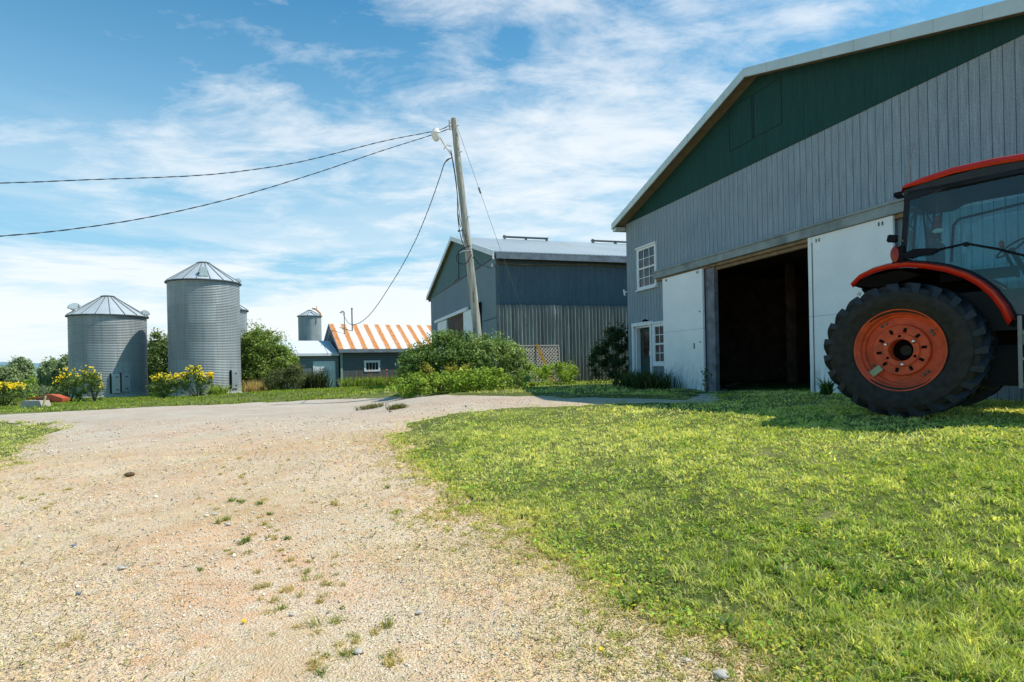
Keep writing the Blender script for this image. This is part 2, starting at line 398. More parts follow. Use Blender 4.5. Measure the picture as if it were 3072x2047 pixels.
M['yellow'] = plain('yellow ochre painted board', lin(214,150,34), .55, var=.12, scale=6, dirt=lin(150,110,50))
M['rustorange'] = plain('faded orange implement paint', lin(186,84,46), .5, var=.2, scale=6, dirt=lin(150,74,50))
M['palepaint'] = plain('pale scuffed bucket', lin(176,166,154), .6, var=.15, scale=6)
M['palewood'] = plain('pale sawn wood', lin(222,196,140), .8)
M['concrete'] = plain('pale concrete', (.5,.48,.44), .9, var=.15, scale=6, bump=.4)
M['rock'] = plain('pale stone', (.50,.45,.38), .9, var=.2, scale=20, bump=.4)

def gravel():
    m = N('gravel and red soil'); v = m.tc.outputs['Object']
    c1 = m.sep(m.vor(70, v))[0]; c2 = m.sep(m.vor(160, v))[1]
    st = m.ramp(c1, [(0,(.28,.24,.20)),(.08,(.56,.48,.39)),(.3,(.76,.64,.49)),(.75,(.88,.74,.57)),(1,(.94,.86,.74))])
    st2 = m.ramp(c2, [(0,(.34,.27,.21)),(.3,(.74,.58,.43)),(1,(.90,.76,.58))])
    stones = m.mix(.45, st, st2)
    soil = m.ramp(m.noise(60, 5, .7), [(.3,(.66,.40,.23)),(.7,(.86,.60,.40))])
    big = m.noise(.62, 7, .66); f = m.ramp(big, [(.40,(0,0,0)),(.60,(.9,.9,.9))])
    med = m.ramp(m.noise(7, 5, .7), [(.36,(0,0,0)),(.6,(1,1,1))])
    c = m.mix(m.math('MULTIPLY', m.math('ADD', m.math('MULTIPLY', f, 1.1), .22), med), stones, soil)
    gl = m.ramp(m.noise(.35, 5, .6, m.map((1,1,1),(0,0,1.1))), [(.48,(0,0,0)),(.68,(1,1,1))])
    gf = m.ramp(m.noise(55, 4, .7), [(.46,(0,0,0)),(.56,(1,1,1))])
    c = m.mix(m.math('MULTIPLY', m.math('MULTIPLY', gl, gf), .6), c, (.52,.52,.26))
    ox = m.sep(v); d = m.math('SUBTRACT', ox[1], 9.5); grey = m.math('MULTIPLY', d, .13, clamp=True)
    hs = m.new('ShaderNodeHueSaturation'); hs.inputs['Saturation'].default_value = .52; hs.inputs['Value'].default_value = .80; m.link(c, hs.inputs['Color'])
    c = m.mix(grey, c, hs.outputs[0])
    tint = m.ramp(m.noise(.4, 4, .6), [(.35,(1.0,.97,.91)),(.65,(.96,.88,.79))]); c = m.mix(1.0, c, tint, 'MULTIPLY')
    pk = m.ramp(m.noise(1.6, 6, .7), [(.35,(.84,.82,.80)),(.6,(1,1,1))]); c = m.mix(1.0, c, pk, 'MULTIPLY')
    m.col(c); m.set(.95, 0, .15)
    h = m.math('ADD', m.vor(70, v, 'Distance'), m.math('MULTIPLY', m.vor(160, v, 'Distance'), .5)); h = m.math('ADD', h, m.math('MULTIPLY', m.noise(6, 5), .8))
    m.bump(h, .75, .016); return m.m
M['gravel'] = gravel()
def lawnm():
    m = N('lawn soil and thatch'); v = m.tc.outputs['Object']
    c = m.ramp(m.noise(30, 6, .7), [(.3,(.035,.05,.012)),(.5,(.09,.12,.03)),(.7,(.20,.20,.07))])
    b = m.ramp(m.noise(.5, 6, .6), [(.4,(0,0,0)),(.62,(1,1,1))]); c = m.mix(m.math('MULTIPLY', b, .5), c, (.26,.27,.07))
    g = m.noise(.9, 5, .6, m.map((1,1,1),(0,0,.5))); c = m.mix(m.math('MULTIPLY', m.math('SUBTRACT', g, .6, clamp=True), 4, clamp=True), c, (.42,.33,.20))
    m.col(c); m.set(.95, 0, .1); m.bump(m.noise(45, 6, .7), .9, .04); return m.m
M['lawn'] = lawnm()
# ------------------------------------------------------------------ ground sheets
ang = list(np.arange(-180, -66, 6.0))+list(np.arange(-66, 66, .4))+list(np.arange(66, 180, 6.0)); ang = np.radians(np.array(ang))
rad = [.3]
while rad[-1] < 34: rad.append(rad[-1]*1.022+.004)
while rad[-1] < 2800: rad.append(rad[-1]*1.06)
rad = np.array(rad); A_, R_ = np.meshgrid(ang, rad); GX = R_*np.sin(A_); GY = R_*np.cos(A_); GZ = gz(GX, GY)
rough = .012*wob(GX, GY, .5)*np.clip(R_/4, 0, 1)*np.clip(1-R_/60, 0, 1)
nA, nR = len(ang), len(rad); idx = np.arange(nA*nR).reshape(nR, nA); nxt = np.roll(idx, -1, 1)
Q = np.stack([idx[:-1], idx[1:], nxt[1:], nxt[:-1]], -1).reshape(-1, 4)
V = np.stack([GX, GY, GZ+rough], -1).reshape(-1, 3)
V2 = np.vstack([V, [[0,0,g1(0,0)]]]); c0 = len(V)
fan = np.stack([np.full(nA, c0), idx[0], nxt[0]], -1)
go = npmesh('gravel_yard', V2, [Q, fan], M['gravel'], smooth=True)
tag(go, 'pale stony gravel yard with patches of reddish soil', 'gravel', kind='structure')
ma, mb, mc = lawn_mask(GX, GY)
def lawn_sheet(name, mask, label, hi=.035):
    z = GZ+rough+np.clip((mask-.22)*.12, -.05, hi); z = np.where(R_ > 60, GZ+hi+.02+np.clip((R_-60)/500, 0, .5), z)
    keep = (mask.ravel()[Q] > -.3).any(1)
    used = np.unique(Q[keep]); remap = -np.ones(nA*nR, int); remap[used] = np.arange(len(used))
    VV = np.stack([GX, GY, z], -1).reshape(-1, 3)[used]
    return tag(npmesh(name, VV, [remap[Q[keep]]], M['lawn'], smooth=True), label, 'grass', kind='structure')
lawn_sheet('lawn', ma, 'bright green lawn rising to the tractor')
lawn_sheet('grass_field', mb, 'grass around the buildings beyond the gravel', .04)
lawn_sheet('grass_verge', mc, 'sparse grass patch at the left of the gravel', .02)

# ------------------------------------------------------------------ blades, stones, clippings (stuff)
def blades(px, py, h, w, lean, colr, base=.0, segs=2):
    n = len(px); z = gz(px, py)+base; th = rng.uniform(0, 2*PI, n); la = rng.uniform(0, 2*PI, n)
    ca, sa = np.cos(th)*w/2, np.sin(th)*w/2; lx, ly = np.cos(la)*lean*h, np.sin(la)*lean*h
    vs = []
    vs.append(np.stack([px-ca, py-sa, z], -1)); vs.append(np.stack([px+ca, py+sa, z], -1))
    vs.append(np.stack([px-ca*.8+lx*.35, py-sa*.8+ly*.35, z+h*.6], -1)); vs.append(np.stack([px+ca*.8+lx*.35, py+sa*.8+ly*.35, z+h*.6], -1))
    vs.append(np.stack([px+lx, py+ly, z+h*np.sqrt(np.clip(1-lean**2*.45, .05, 1))], -1))
    V = np.stack(vs, 1).reshape(-1, 3); b = np.arange(n)*5
    q = np.stack([b, b+1, b+3, b+2], -1); t = np.stack([b+2, b+3, b+4], -1)
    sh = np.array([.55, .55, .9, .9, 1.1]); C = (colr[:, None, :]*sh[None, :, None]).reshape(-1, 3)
    return V, q, t, C
def grasscol(x, y, n):
    k = wob(x, y, 1.1)*.5+wob(y, x, .45)*.35+rng.normal(0, .35, n)
    k = np.clip(k*.5+.5, 0, 1)[:, None]
    c = np.array([.10,.21,.022])*(1-k)+np.array([.36,.42,.05])*k
    dry = rng.random(n) < .07; c[dry] = np.array([.5,.44,.2])*rng.uniform(.6, 1.1, (dry.sum(), 1))
    return c*rng.uniform(.75, 1.2, (n, 1))
# keep-out footprints: inside barns / silos
BT = math.radians(17.1); BD = Vector((math.sin(BT), -math.cos(BT), 0)); BS = Vector((math.cos(BT), math.sin(BT), 0)); BN = -BS
C1 = Vector((4.0118, 21.7092, 0)); C2 = Vector((-.6115, 26.9005, 0))
def inbarn(x, y):
    t = (x-C1.x)*BD.x+(y-C1.y)*BD.y; s = (x-C1.x)*BS.x+(y-C1.y)*BS.y
    t2 = (x-C2.x)*-BD.x+(y-C2.y)*-BD.y; s2 = (x-C2.x)*BS.x+(y-C2.y)*BS.y
    return ((t > 0) & (t < 14.2) & (s > .05)) | ((t2 > 0) & (s2 > .05))
def sample(n, y0, y1, spread=.9):
    """points in the view wedge with area-uniform density"""
    y = np.sqrt(rng.uniform(y0*y0, y1*y1, n)); x = y*rng.uniform(-spread, spread*1.45, n); return x, y
parts = []
def clumps(nc, y0, y1, per, hh, ww, rr):
    x, y = sample(nc, y0, y1); a, b, c = lawn_mask(x, y); mk = np.maximum(a, np.maximum(b, c*.5))
    mk = np.maximum(np.maximum(a, b)-np.clip((y-8)*.12, 0, .45), c-.1); x, y = x, y
    sel = (mk > rng.uniform(-.55, .35, nc)*np.where(rng.random(nc) < .5, 1, .3)*np.where(y > 8.5, .5, 1)) & ~inbarn(x, y); x, y, mk = x[sel], y[sel], mk[sel]; k = len(x)
    tone = np.clip(.50+np.clip((y-4.9)*.10, -.24, .26)+.20*wob(x, y, 1.0)+.17*wob(y*1.1, x, .33)+rng.normal(0, .22, k), 0, 1)
    tall = np.clip(.95-.2*wob(x, y, .9)+rng.normal(0, .26, k)*(1+np.clip(5-y, 0, 1.2)), .3, 2.0)*np.clip(.42+mk*.75, .3, 1)
    i = np.repeat(np.arange(k), per); n = len(i); r = rr*rng.random(n)**.6*rng.uniform(.6, 1.4, k)[i]; th = rng.uniform(0, 2*PI, n)
    bx, by = x[i]+np.cos(th)*r, y[i]+np.sin(th)*r
    dk = np.array([.085,.18,.035]); mid = np.array([.40,.47,.13]); yl = np.array([.78,.75,.36]); t = tone[i][:, None]
    c = np.where(t < .5, dk+(mid-dk)*t*2, mid+(yl-mid)*(t*2-1))*rng.uniform(.72, 1.3, (n, 1))
    dry = rng.random(n) < (.06+.45*np.clip(1-mk[i]/.8, 0, 1)+.10*np.clip(4.6-y[i], 0, 1)); c[dry] = np.array([.66,.60,.32])*rng.uniform(.5, 1.1, (dry.sum(), 1))
    h = hh*tall[i]*rng.uniform(.45, 1.3, n); w = ww*rng.uniform(.6, 1.6, n)
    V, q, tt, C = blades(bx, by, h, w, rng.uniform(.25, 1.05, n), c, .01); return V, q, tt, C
for z in ((8000,1.7,3.4,28,.052,.0068,.040),(11800,3.4,6,22,.050,.009,.050),(14500,6,10,15,.052,.014,.085),(15000,10,16,9,.055,.021,.12),(7000,16,26,8,.08,.03,.2)): parts.append(clumps(*z))
x, y = sample(60000, 24, 46, 1.0); a, b, c = lawn_mask(x, y); sel = (b > .1) & ~inbarn(x, y); x, y = x[sel], y[sel]; k = len(x)
parts.append(blades(x, y, .10*rng.uniform(.4, 1.5, k), .05*rng.uniform(.7, 1.5, k), rng.uniform(.1, .8, k), grasscol(x, y, k)*1.1, .01))
def merge(parts, name, mat, smooth=False):
    Vs, Fs, Cs, off = [], {}, [], 0
    for V, *fs, C in parts:
        for f in fs: Fs.setdefault(f.shape[1], []).append(f+off)
        Vs.append(V); Cs.append(C); off += len(V)
    return npmesh(name, np.vstack(Vs), [np.vstack(f) for f in Fs.values()], mat, col=np.vstack(Cs), smooth=smooth)
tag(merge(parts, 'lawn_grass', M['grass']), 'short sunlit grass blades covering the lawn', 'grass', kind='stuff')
# broad leaves of clover and plantain in the lawn
def leaves(P, Nn, size, aspect, colr, fold=.25):
    n = len(P); up = rng.normal(0, 1, (n, 3)); X = np.cross(Nn, up); X /= np.linalg.norm(X, axis=1)[:, None]+1e-9; Yv = np.cross(Nn, X)
    s = np.asarray(size).reshape(-1, 1); w = s*aspect
    v0 = P-X*s*.5; v1 = P+Yv*w*.5+Nn*s*fold*.4-X*s*.08; v2 = P+X*s*.5; v3 = P-Yv*w*.5+Nn*s*fold*.4-X*s*.08
    V = np.stack([v0, v1, v2, v3], 1).reshape(-1, 3); b = np.arange(n)*4
    t = np.concatenate([np.stack([b, b+1, b+2], -1), np.stack([b, b+2, b+3], -1)])
    return V, t, np.repeat(colr, 4, 0)
parts = []
for n, y0, y1, s0 in ((46000,1.7,5,.020),(40000,5,10,.028),(18000,10,16,.038)):
    x, y = sample(n, y0, y1); a, b, c = lawn_mask(x, y); sel = (a > .05) & (wob(x*1.3, y, .5) > -.25); x, y = x[sel], y[sel]; k = len(x)
    P = np.stack([x, y, gz(x, y)+.02+rng.uniform(.0, .035, k)], -1); Nn = rng.normal(0, .55, (k, 3)); Nn[:, 2] = 1; Nn /= np.linalg.norm(Nn, axis=1)[:, None]
    cc = np.array([.28,.42,.08])*rng.uniform(.5, 1.5, (k, 1)); cc[:, 0] *= rng.uniform(.7, 1.7, k)
    parts.append(leaves(P, Nn, s0*rng.uniform(.6, 1.7, k), .75, cc))
tag(merge(parts, 'lawn_clover', M['grass']), 'clover and broad leaved weeds mixed through the lawn', 'clover', kind='stuff')
# loose stones
ico = bmesh.new(); bmesh.ops.create_icosphere(ico, subdivisions=1, radius=1); IV = np.array([v.co[:] for v in ico.verts]); IF = np.array([[v.index for v in f.verts] for f in ico.faces]); ico.free()
def stones(x, y, s, colr, sink=.3):
    n = len(x); z = gz(x, y)+.004; sc = rng.uniform(.6, 1.25, (n, 1, 3)); sc[:, :, 2] *= .62
    V = IV[None]*sc*rng.uniform(.8, 1.2, (n, 12, 1)); a = rng.uniform(0, 2*PI, n); ca, sa = np.cos(a)[:, None], np.sin(a)[:, None]
    X = V[..., 0]*ca-V[..., 1]*sa; Yy = V[..., 0]*sa+V[..., 1]*ca
    V = np.stack([X, Yy, V[..., 2]], -1)*s[:, None, None]; V += np.stack([x, y, z+s*sink], -1)[:, None, :]
    f = (IF[None]+(np.arange(n)*12)[:, None, None]).reshape(-1, 3)
    return V.reshape(-1, 3), f, np.repeat(colr, 12, 0)
parts = []
for n, y0, y1, s0 in ((50000,1.7,4.5,.0033),(38000,4.5,9,.0058),(16000,9,16,.010)):
    x, y = sample(n, y0, y1); a, b, c = lawn_mask(x, y); sel = (np.maximum(a, b) < .0) & (wob(x, y, .8)+rng.normal(0, .5, n) > -.35); x, y = x[sel], y[sel]; k = len(x)
    s = s0*np.exp(rng.normal(0, .38, k)); pal = np.array([(.80,.69,.53),(.70,.57,.42),(.88,.81,.69),(.44,.39,.33),(.72,.50,.34),(.24,.23,.23)])
    pi = rng.choice(6, k, p=[.30,.25,.15,.13,.11,.06]); parts.append(stones(x, y, s, pal[pi]*rng.uniform(.85, 1.12, (k, 1))))
def stonem():
    m = N('loose stones'); m.col(m.attr()); m.set(.9, 0, .2); return m.m
M['stones'] = stonem()
tag(merge(parts, 'loose_gravel', M['stones']), 'loose pale gravel stones scattered over the yard', 'gravel', kind='stuff')
# grass clippings and dry litter lying on the gravel
parts = []
for n, y0, y1, w0 in ((95000,1.7,5,.0048),(60000,5,11,.008)):
    x, y = sample(n, y0, y1); a, b, c = lawn_mask(x, y)
    prob = np.clip(1.05+a*.75, 0, 1)**1.3+np.clip(.4*wob(x*.8, y*.8, 1.2), 0, .35)*(a < 0)+.04
    prob = np.maximum(prob, np.clip((-x/y-.45)*1.4, 0, .55))
    sel = (a < .7) & (rng.random(n) < prob*.8); x, y = x[sel], y[sel]; k = len(x)
    L = w0*rng.uniform(2.5, 9, k); th = rng.uniform(0, 2*PI, k); z = gz(x, y)+.012+rng.uniform(0, .008, k)
    dx, dy = np.cos(th)*L/2, np.sin(th)*L/2; nx, ny = -np.sin(th)*w0*.5, np.cos(th)*w0*.5; tz = rng.uniform(-.35, .35, k)*L
    V = np.stack([np.stack([x-dx-nx, y-dy-ny, z], -1), np.stack([x-dx+nx, y-dy+ny, z], -1), np.stack([x+dx+nx, y+dy+ny, z+np.abs(tz)], -1), np.stack([x+dx-nx, y+dy-ny, z+np.abs(tz)], -1)], 1).reshape(-1, 3)
    pal = np.array([(.60,.52,.34),(.36,.38,.19),(.78,.68,.50),(.08,.09,.035),(.44,.30,.18)]); cc = pal[rng.choice(5, k, p=[.24,.19,.25,.20,.12])]*rng.uniform(.7, 1.15, (k, 1))
    b4 = np.arange(k)*4; parts.append((V, np.stack([b4, b4+1, b4+2, b4+3], -1), np.repeat(cc, 4, 0)))
tag(merge(parts, 'grass_clippings', M['grass']), 'dry grass clippings strewn on the gravel beside the lawn', 'clippings', kind='stuff')
# ------------------------------------------------------------------ building helpers
def window(par, x0, x1, z0, z1, y, cols, rows, fr=.09, label=None, double=True, sill=True):
    """double-hung window lying in the plane y, facing -y"""
    f = MB(); d = .05
    f.box(((x0+x1)/2, y-d/2, z1-fr/2), (x1-x0, d, fr)).box(((x0+x1)/2, y-d/2, z0+fr/2), (x1-x0, d, fr))
    for xx in (x0+fr/2, x1-fr/2): f.box((xx, y-d/2, (z0+z1)/2), (fr, d, z1-z0-2*fr))
    f.box(((x0+x1)/2, y-.045, z1+.012), (x1-x0+.06, .09, .05))
    if sill: f.box(((x0+x1)/2, y-.05, z0-.012), (x1-x0+.05, .1, .045))
    wo = f.build('window', M['whitepaint'], par)
    if label: wo['label'] = label
    ix0, ix1, iz0, iz1 = x0+fr, x1-fr, z0+fr, z1-fr; s = MB(); t = .022
    if double:
        zm = (iz0+iz1)/2; s.box(((ix0+ix1)/2, y-.03, zm), (ix1-ix0, .03, .055))
        spans = [(iz0, zm-.027), (zm+.027, iz1)]
    else: spans = [(iz0, iz1)]
    e = .03
    for xx in (ix0+e/2, ix1-e/2): s.box((xx, y-.027, (iz0+iz1)/2), (e, .024, iz1-iz0))
    for a, b in spans:
        for i in range(1, cols): s.box((ix0+(ix1-ix0)*i/cols, y-.024, (a+b)/2), (t, .018, b-a))
        for j in range(1, rows): s.box(((ix0+ix1)/2, y-.0235, a+(b-a)*j/rows), (ix1-ix0, .016, t))
    s.build('sash', M['whitepaint'], wo)
    MB().box(((ix0+ix1)/2, y-.008, (iz0+iz1)/2), (ix1-ix0, .008, iz1-iz0)).build('pane', M['glass'], wo)
    return wo
def roofline(x, xa, za, sl): return za-abs(x-xa)*sl

# ------------------------------------------------------------------ near barn
B1 = empty('green_gabled_barn', (C1.x, C1.y, 0), math.atan2(BD.y, BD.x))
tag(B1, 'large grey barn with dark green gable, white sliding doors and black open doorway', 'barn')
X0, X1, XA, ZA, SL, Ybk = .2, 14.0, 7.1, 8.50, .296, 24.0
w = MB()
def wbox(x0, x1, z0, z1, y0=0, y1=.14): w.box(((x0+x1)/2, (y0+y1)/2, (z0+z1)/2), (x1-x0, y1-y0, z1-z0))
wbox(X0, .70, .2, 4.15); wbox(.70, 1.80, 2.72, 4.15); wbox(1.80, 4.95, .2, 4.15); wbox(10.5, X1, .2, 4.15); wbox(X0, X1, 4.15, 6.36)
w.box((X0+.07, Ybk/2+.07, 3.3), (.14, Ybk-.14, 6.2)); w.box((X1-.07, Ybk/2+.07, 3.3), (.14, Ybk-.14, 6.2)); w.box((XA, Ybk, 3.3), (X1-X0, .14, 6.2))
wl = w.build('wall', M['siding1'], B1)
ov = .40
def zt(x): return roofline(x, XA, ZA, SL)
MB().prism([(X0-.02,-.02,6.34),(X1+.02,-.02,6.34),(X1+.02,-.02,zt(X1)-.12),(XA,-.02,ZA-.12),(X0-.02,-.02,zt(X0)-.12)], (0,.15,0)).build('gable_panel', M['green1'], B1)
h = MB()
for (a, b, c, d) in ((5.99,6.86,6.93,8.02),(6.92,7.88,6.95,8.0)):
    e = .02
    h.box(((a+b)/2,-.024,c),(b-a,.012,e)).box(((a+b)/2,-.024,d),(b-a,.012,e)).box((a,-.024,(c+d)/2),(e,.012,d-c)).box((b,-.024,(c+d)/2),(e,.012,d-c))
h.build('loft_hatch', plain('almost black green trim', (.012,.03,.028), .8), B1)
for x0 in (X0-.22,):
    r = MB(); r.prism([(-.02,-ov,zt(-.02)),(XA,-ov,ZA),(XA,-ov,ZA-.09),(-.02,-ov,zt(-.02)-.09)], (0,Ybk+ov+.4,0))
    r.prism([(XA,-ov,ZA),(14.22,-ov,zt(14.22)),(14.22,-ov,zt(14.22)-.09),(XA,-ov,ZA-.09)], (0,Ybk+ov+.4,0)); rf = r.build('roof', M['roof'], B1)
fa = MB()
for (a, b) in ((-.06, XA), (XA, 14.26)):
    fa.prism([(a,-ov-.03,zt(a)+.02),(b,-ov-.03,zt(b)+.02),(b,-ov-.03,zt(b)-.21),(a,-ov-.03,zt(a)-.19)], (0,.028,0))
    n_ = 9
    for i in range(1, n_):
        x = a+(b-a)*i/n_; fa.box((x,-ov-.034,zt(x)-.095),(.012,.006,.22))
fa.build('fascia', M['fascia'], B1)
so = MB()
for (a, b) in ((.0, XA), (XA, 14.2)):
    so.prism([(a,-ov,zt(a)-.10),(b,-ov,zt(b)-.10),(b,-ov,zt(b)-.125),(a,-ov,zt(a)-.125)], (0,ov-.02,0))
    so.prism([(a,-ov,zt(a)-.127),(b,-ov,zt(b)-.127),(b,-ov,zt(b)-.20),(a,-ov,zt(a)-.20)], (0,.035,0))
so.build('soffit', M['soffit'], B1)
MB().box((.06,-.19,6.18),(.24,.38,.12)).box((-.03,Ybk/2,6.25),(.025,Ybk,.26)).build('eave_return', M['fascia'], B1)
hd = MB(); hd.box((7.2,-.10,4.225),(9.8,.20,.19)); hd.box((7.2,-.115,4.345),(9.8,.23,.05)); hd.build('header_beam', M['trimgrey'], B1)
MB().box((7.2,-.055,4.09),(9.7,.10,.07)).box((7.7,.06,4.06),(5.5,.12,.17)).build('door_track', M['rawwood'], B1)
jb = MB().box((5.10,.0,2.3),(.33,.12,3.5)).box((4.93,-.03,2.3),(.035,.10,3.6)).build('jamb', M['jamb'], B1)
dl = MB(); dl.prism([(2.78,-.15,.86),(2.97,-.15,.62),(4.87,-.15,.585),(4.87,-.15,4.07),(2.78,-.15,4.07)], (0,.05,0))
dl.box((4.85,-.155,2.33),(.035,.012,3.46)); do = dl.build('sliding_door', M['doorwhite'], B1); do['label'] = 'narrow white sliding door pushed to the left of the opening, bottom corner cut away'
for x in (2.98,3.04,4.62,4.68): MB().box((x,-.158,4.0),(.022,.012,.06)).build('hanger_bolt', M['bolt'], do)
MB().box((4.42,-.158,1.95),(.035,.016,.16)).build('door_pull', M['bolt'], do)
for z in (2.05,2.9): MB().box((4.72,-.158,z),(.05,.016,.035)).build('door_latch', M['bolt'], do)
dr = MB(); dr.box((9.78,-.125,2.37),(2.06,.05,3.5)); dr.box((8.80,-.156,2.37),(.10,.014,3.5)); do2 = dr.build('sliding_door', M['doorwhite'], B1); do2['label'] = 'wide white sliding door to the right of the opening, behind the tractor'
for x in (8.98,9.06,10.52,10.6): MB().box((x,-.158,4.02),(.025,.012,.07)).build('hanger_bolt', M['bolt'], do2)
MB().box((8.86,-.155,2.3),(.012,.018,3.4)).build('edge_strip', M['bolt'], do2)
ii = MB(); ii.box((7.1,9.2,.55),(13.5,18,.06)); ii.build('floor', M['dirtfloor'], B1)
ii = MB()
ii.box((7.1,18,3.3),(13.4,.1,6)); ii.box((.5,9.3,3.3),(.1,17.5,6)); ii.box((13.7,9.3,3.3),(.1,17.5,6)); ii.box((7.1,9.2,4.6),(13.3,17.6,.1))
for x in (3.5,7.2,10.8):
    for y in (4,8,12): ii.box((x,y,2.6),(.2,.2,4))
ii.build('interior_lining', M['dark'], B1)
MB().box((7.5,-.02,.60),(5.2,.3,.14)).build('threshold', M['concrete'], B1)
window(B1, 1.0, 2.24, 3.93, 5.31, 0, 3, 2, label='upper window with twelve panes in a white frame')
window(B1, 1.93, 2.76, 1.42, 2.76, 0, 2, 2, fr=.12, label='lower window with eight panes beside the green door')
dd = MB(); dd.box((.64,-.03,1.76),(.11,.07,2.1)).box((1.84,-.03,1.76),(.11,.07,2.1)).box((1.24,-.035,2.79),(1.32,.08,.12)); dfr = dd.build('door_frame', M['whitepaint'], B1)
MB().box((.76,.10,1.7),(.07,.20,2.05)).box((1.24,.1,2.70),(1.0,.2,.06)).build('door_reveal', M['whitepaint'], B1)
dg = MB(); dg.box((1.26,.17,1.72),(.98,.045,2.1)); gd = dg.build('door', M['greendoor'], B1)
MB().box((1.26,.142,2.12),(.72,.012,.86)).build('pane', M['glass'], gd)
MB().box((1.50,.134,1.80),(.20,.01,.16)).build('notice', plain('white notice', (.6,.6,.58), .6), gd)
MB().box((1.50,.133,1.905),(.20,.012,.035)).build('notice_stripe', M['redlens'], gd)
MB().tube([(1.66,.13,1.62),(1.66,.08,1.62)], .028, 8).build('handle', M['black'], gd)
lm = MB(); lm.tube([(1.62,-.02,2.86),(1.62,-.12,2.90),(1.62,-.20,2.86)], .035, 8); lm.build('lamp', M['black'], B1)
lm = MB(); lm.tube([(.2,-.01,3.98),(.12,-.06,4.0),(.06,-.06,4.08)], .022, 8).tube([(.06,-.06,4.08),(.16,-.07,3.86)], .03, 8); lm.build('cable_bracket', M['lampwhite'], B1)

# ------------------------------------------------------------------ far barn
B2 = empty('sheet_metal_barn', (C2.x, C2.y, 0), math.atan2(BD.y, BD.x))
tag(B2, 'blue grey barn with pale metal roof and corrugated lower wall, behind the pole', 'barn')
W2, L2, ZA2, ZE2, O2 = 16.9, 24.0, 8.86, 6.42, .45
XA2 = -W2/2; SL2 = (ZA2-ZE2)/(W2/2+O2)
def zt2(x): return ZA2-abs(x-XA2)*SL2
w = MB()
wbox(-W2,-13.9,-.2,4.42); wbox(-10.9+.0,-10.78,-.2,4.42); wbox(-6.1,0,-.2,4.42); wbox(-W2,0,4.42,6.32); wbox(-13.9,-10.9,-.2,4.42)
w.box((-W2+.07,L2/2,3),(.14,L2-.3,6.4)); w.box((-W2/2,L2,3),(W2,.14,6.4))
w.build('gable_wall', M['siding2'], B2)
MB().box((-.06,L2/2,5.22),(.10,L2,2.15)).build('upper_side_wall', siding('blue grey side sheets', lin(72,90,100), lin(98,116,126), .34, axis=1, groove=.04, dark=.6), B2)
# ribbed lower wall: folded profile standing 40 mm proud of the studs
prof = []; y = 0.0; k = 0
while y < L2:
    prof += [(.0, y), (.0, y+.045), (.045, y+.085), (.045, y+.115), (.0, y+.150)]; y += .17; k += 1
prof = np.array(prof); n = len(prof); zb, zt_ = .1, 4.17
nz = 14; zs = np.linspace(zb, zt_, nz)
dent = lambda yy, zz: -.07*np.exp(-((yy-2.62)/.22)**2-((zz-3.75)/.5)**2)
VV = np.array([[.005+p[0]-dent(p[1], z), p[1], z] for z in zs for p in prof]); I = np.arange(nz*n).reshape(nz, n)
F = np.stack([I[:-1,:-1], I[:-1,1:], I[1:,1:], I[1:,:-1]], -1).reshape(-1, 4); npmesh('corrugated_panel', VV, [F], M['corr'], B2)
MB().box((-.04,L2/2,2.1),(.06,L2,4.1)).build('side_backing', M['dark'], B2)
MB().box((.012,L2/2,4.19),(.05,L2,.035)).build('flashing_strip', M['sheet2'], B2)
MB().prism([(-W2-.02,-.02,6.30),(.02,-.02,6.30),(.02,-.02,zt2(0)-.1),(XA2,-.02,ZA2-.1),(-W2-.02,-.02,zt2(-W2)-.1)], (0,.14,0)).build('gable_panel', M['green2'], B2)
MB().box((-W2/2,-.03,6.29),(W2+.04,.05,.05)).build('gable_band', M['galvdark'], B2)
ov2 = .22
r = MB(); a, b = -W2-O2, O2
# pale metal roof: two slabs
r.prism([(a,-ov2,zt2(a)),(XA2,-ov2,ZA2),(XA2,-ov2,ZA2-.07),(a,-ov2,zt2(a)-.07)], (0,L2+.5,0)).prism([(XA2,-ov2,ZA2),(b,-ov2,zt2(b)),(b,-ov2,zt2(b)-.07),(XA2,-ov2,ZA2-.07)], (0,L2+.5,0))
def ribroof():
    m = N('ribbed pale roof'); o = m.sep(m.tc.outputs['Object']); t = m.math('FRACT', m.math('DIVIDE', m.math('ADD', o[1], 2), .23))
    c = m.ramp(m.noise(.5, 6, .65, m.map((.5,.5,.5))), [(.3,(.36,.40,.41)),(.7,(.48,.52,.52))])
    st = m.noise(1, 5, .6, m.map((.3,.9,.3), (0,0,.5))); c = m.mix(m.math('MULTIPLY', m.math('SUBTRACT', st, .60, clamp=True), 5, clamp=True), c, lin(176,166,126))
    st = m.noise(1, 5, .6, m.map((.8,.35,.3), (0,0,-.4))); c = m.mix(m.math('MULTIPLY', m.math('SUBTRACT', st, .63, clamp=True), 5, clamp=True), c, lin(176,134,118))
    c = m.mix(m.math('MULTIPLY', m.math('LESS_THAN', t, .22), .75), c, (.20,.24,.25)); m.col(c); m.set(.42, .25, .5); m.bump(m.math('LESS_THAN', t, .16), .6, .02); return m.m
r.build('roof', ribroof(), B2)
fa = MB()
for (p, q) in ((a-.02, XA2), (XA2, b+.02)):
    fa.prism([(p,-ov2-.03,zt2(p)+.03),(q,-ov2-.03,zt2(q)+.03),(q,-ov2-.03,zt2(q)-.22),(p,-ov2-.03,zt2(p)-.22)], (0,.028,0))
fa.build('fascia', M['whitepaint'], B2)
so = MB()
for (p, q) in ((a+.03, XA2), (XA2, b-.03)): so.prism([(p,-ov2,zt2(p)-.09),(q,-ov2,zt2(q)-.09),(q,-ov2,zt2(q)-.20),(p,-ov2,zt2(p)-.20)], (0,ov2-.01,0))
so.build('soffit', M['soffit'], B2)
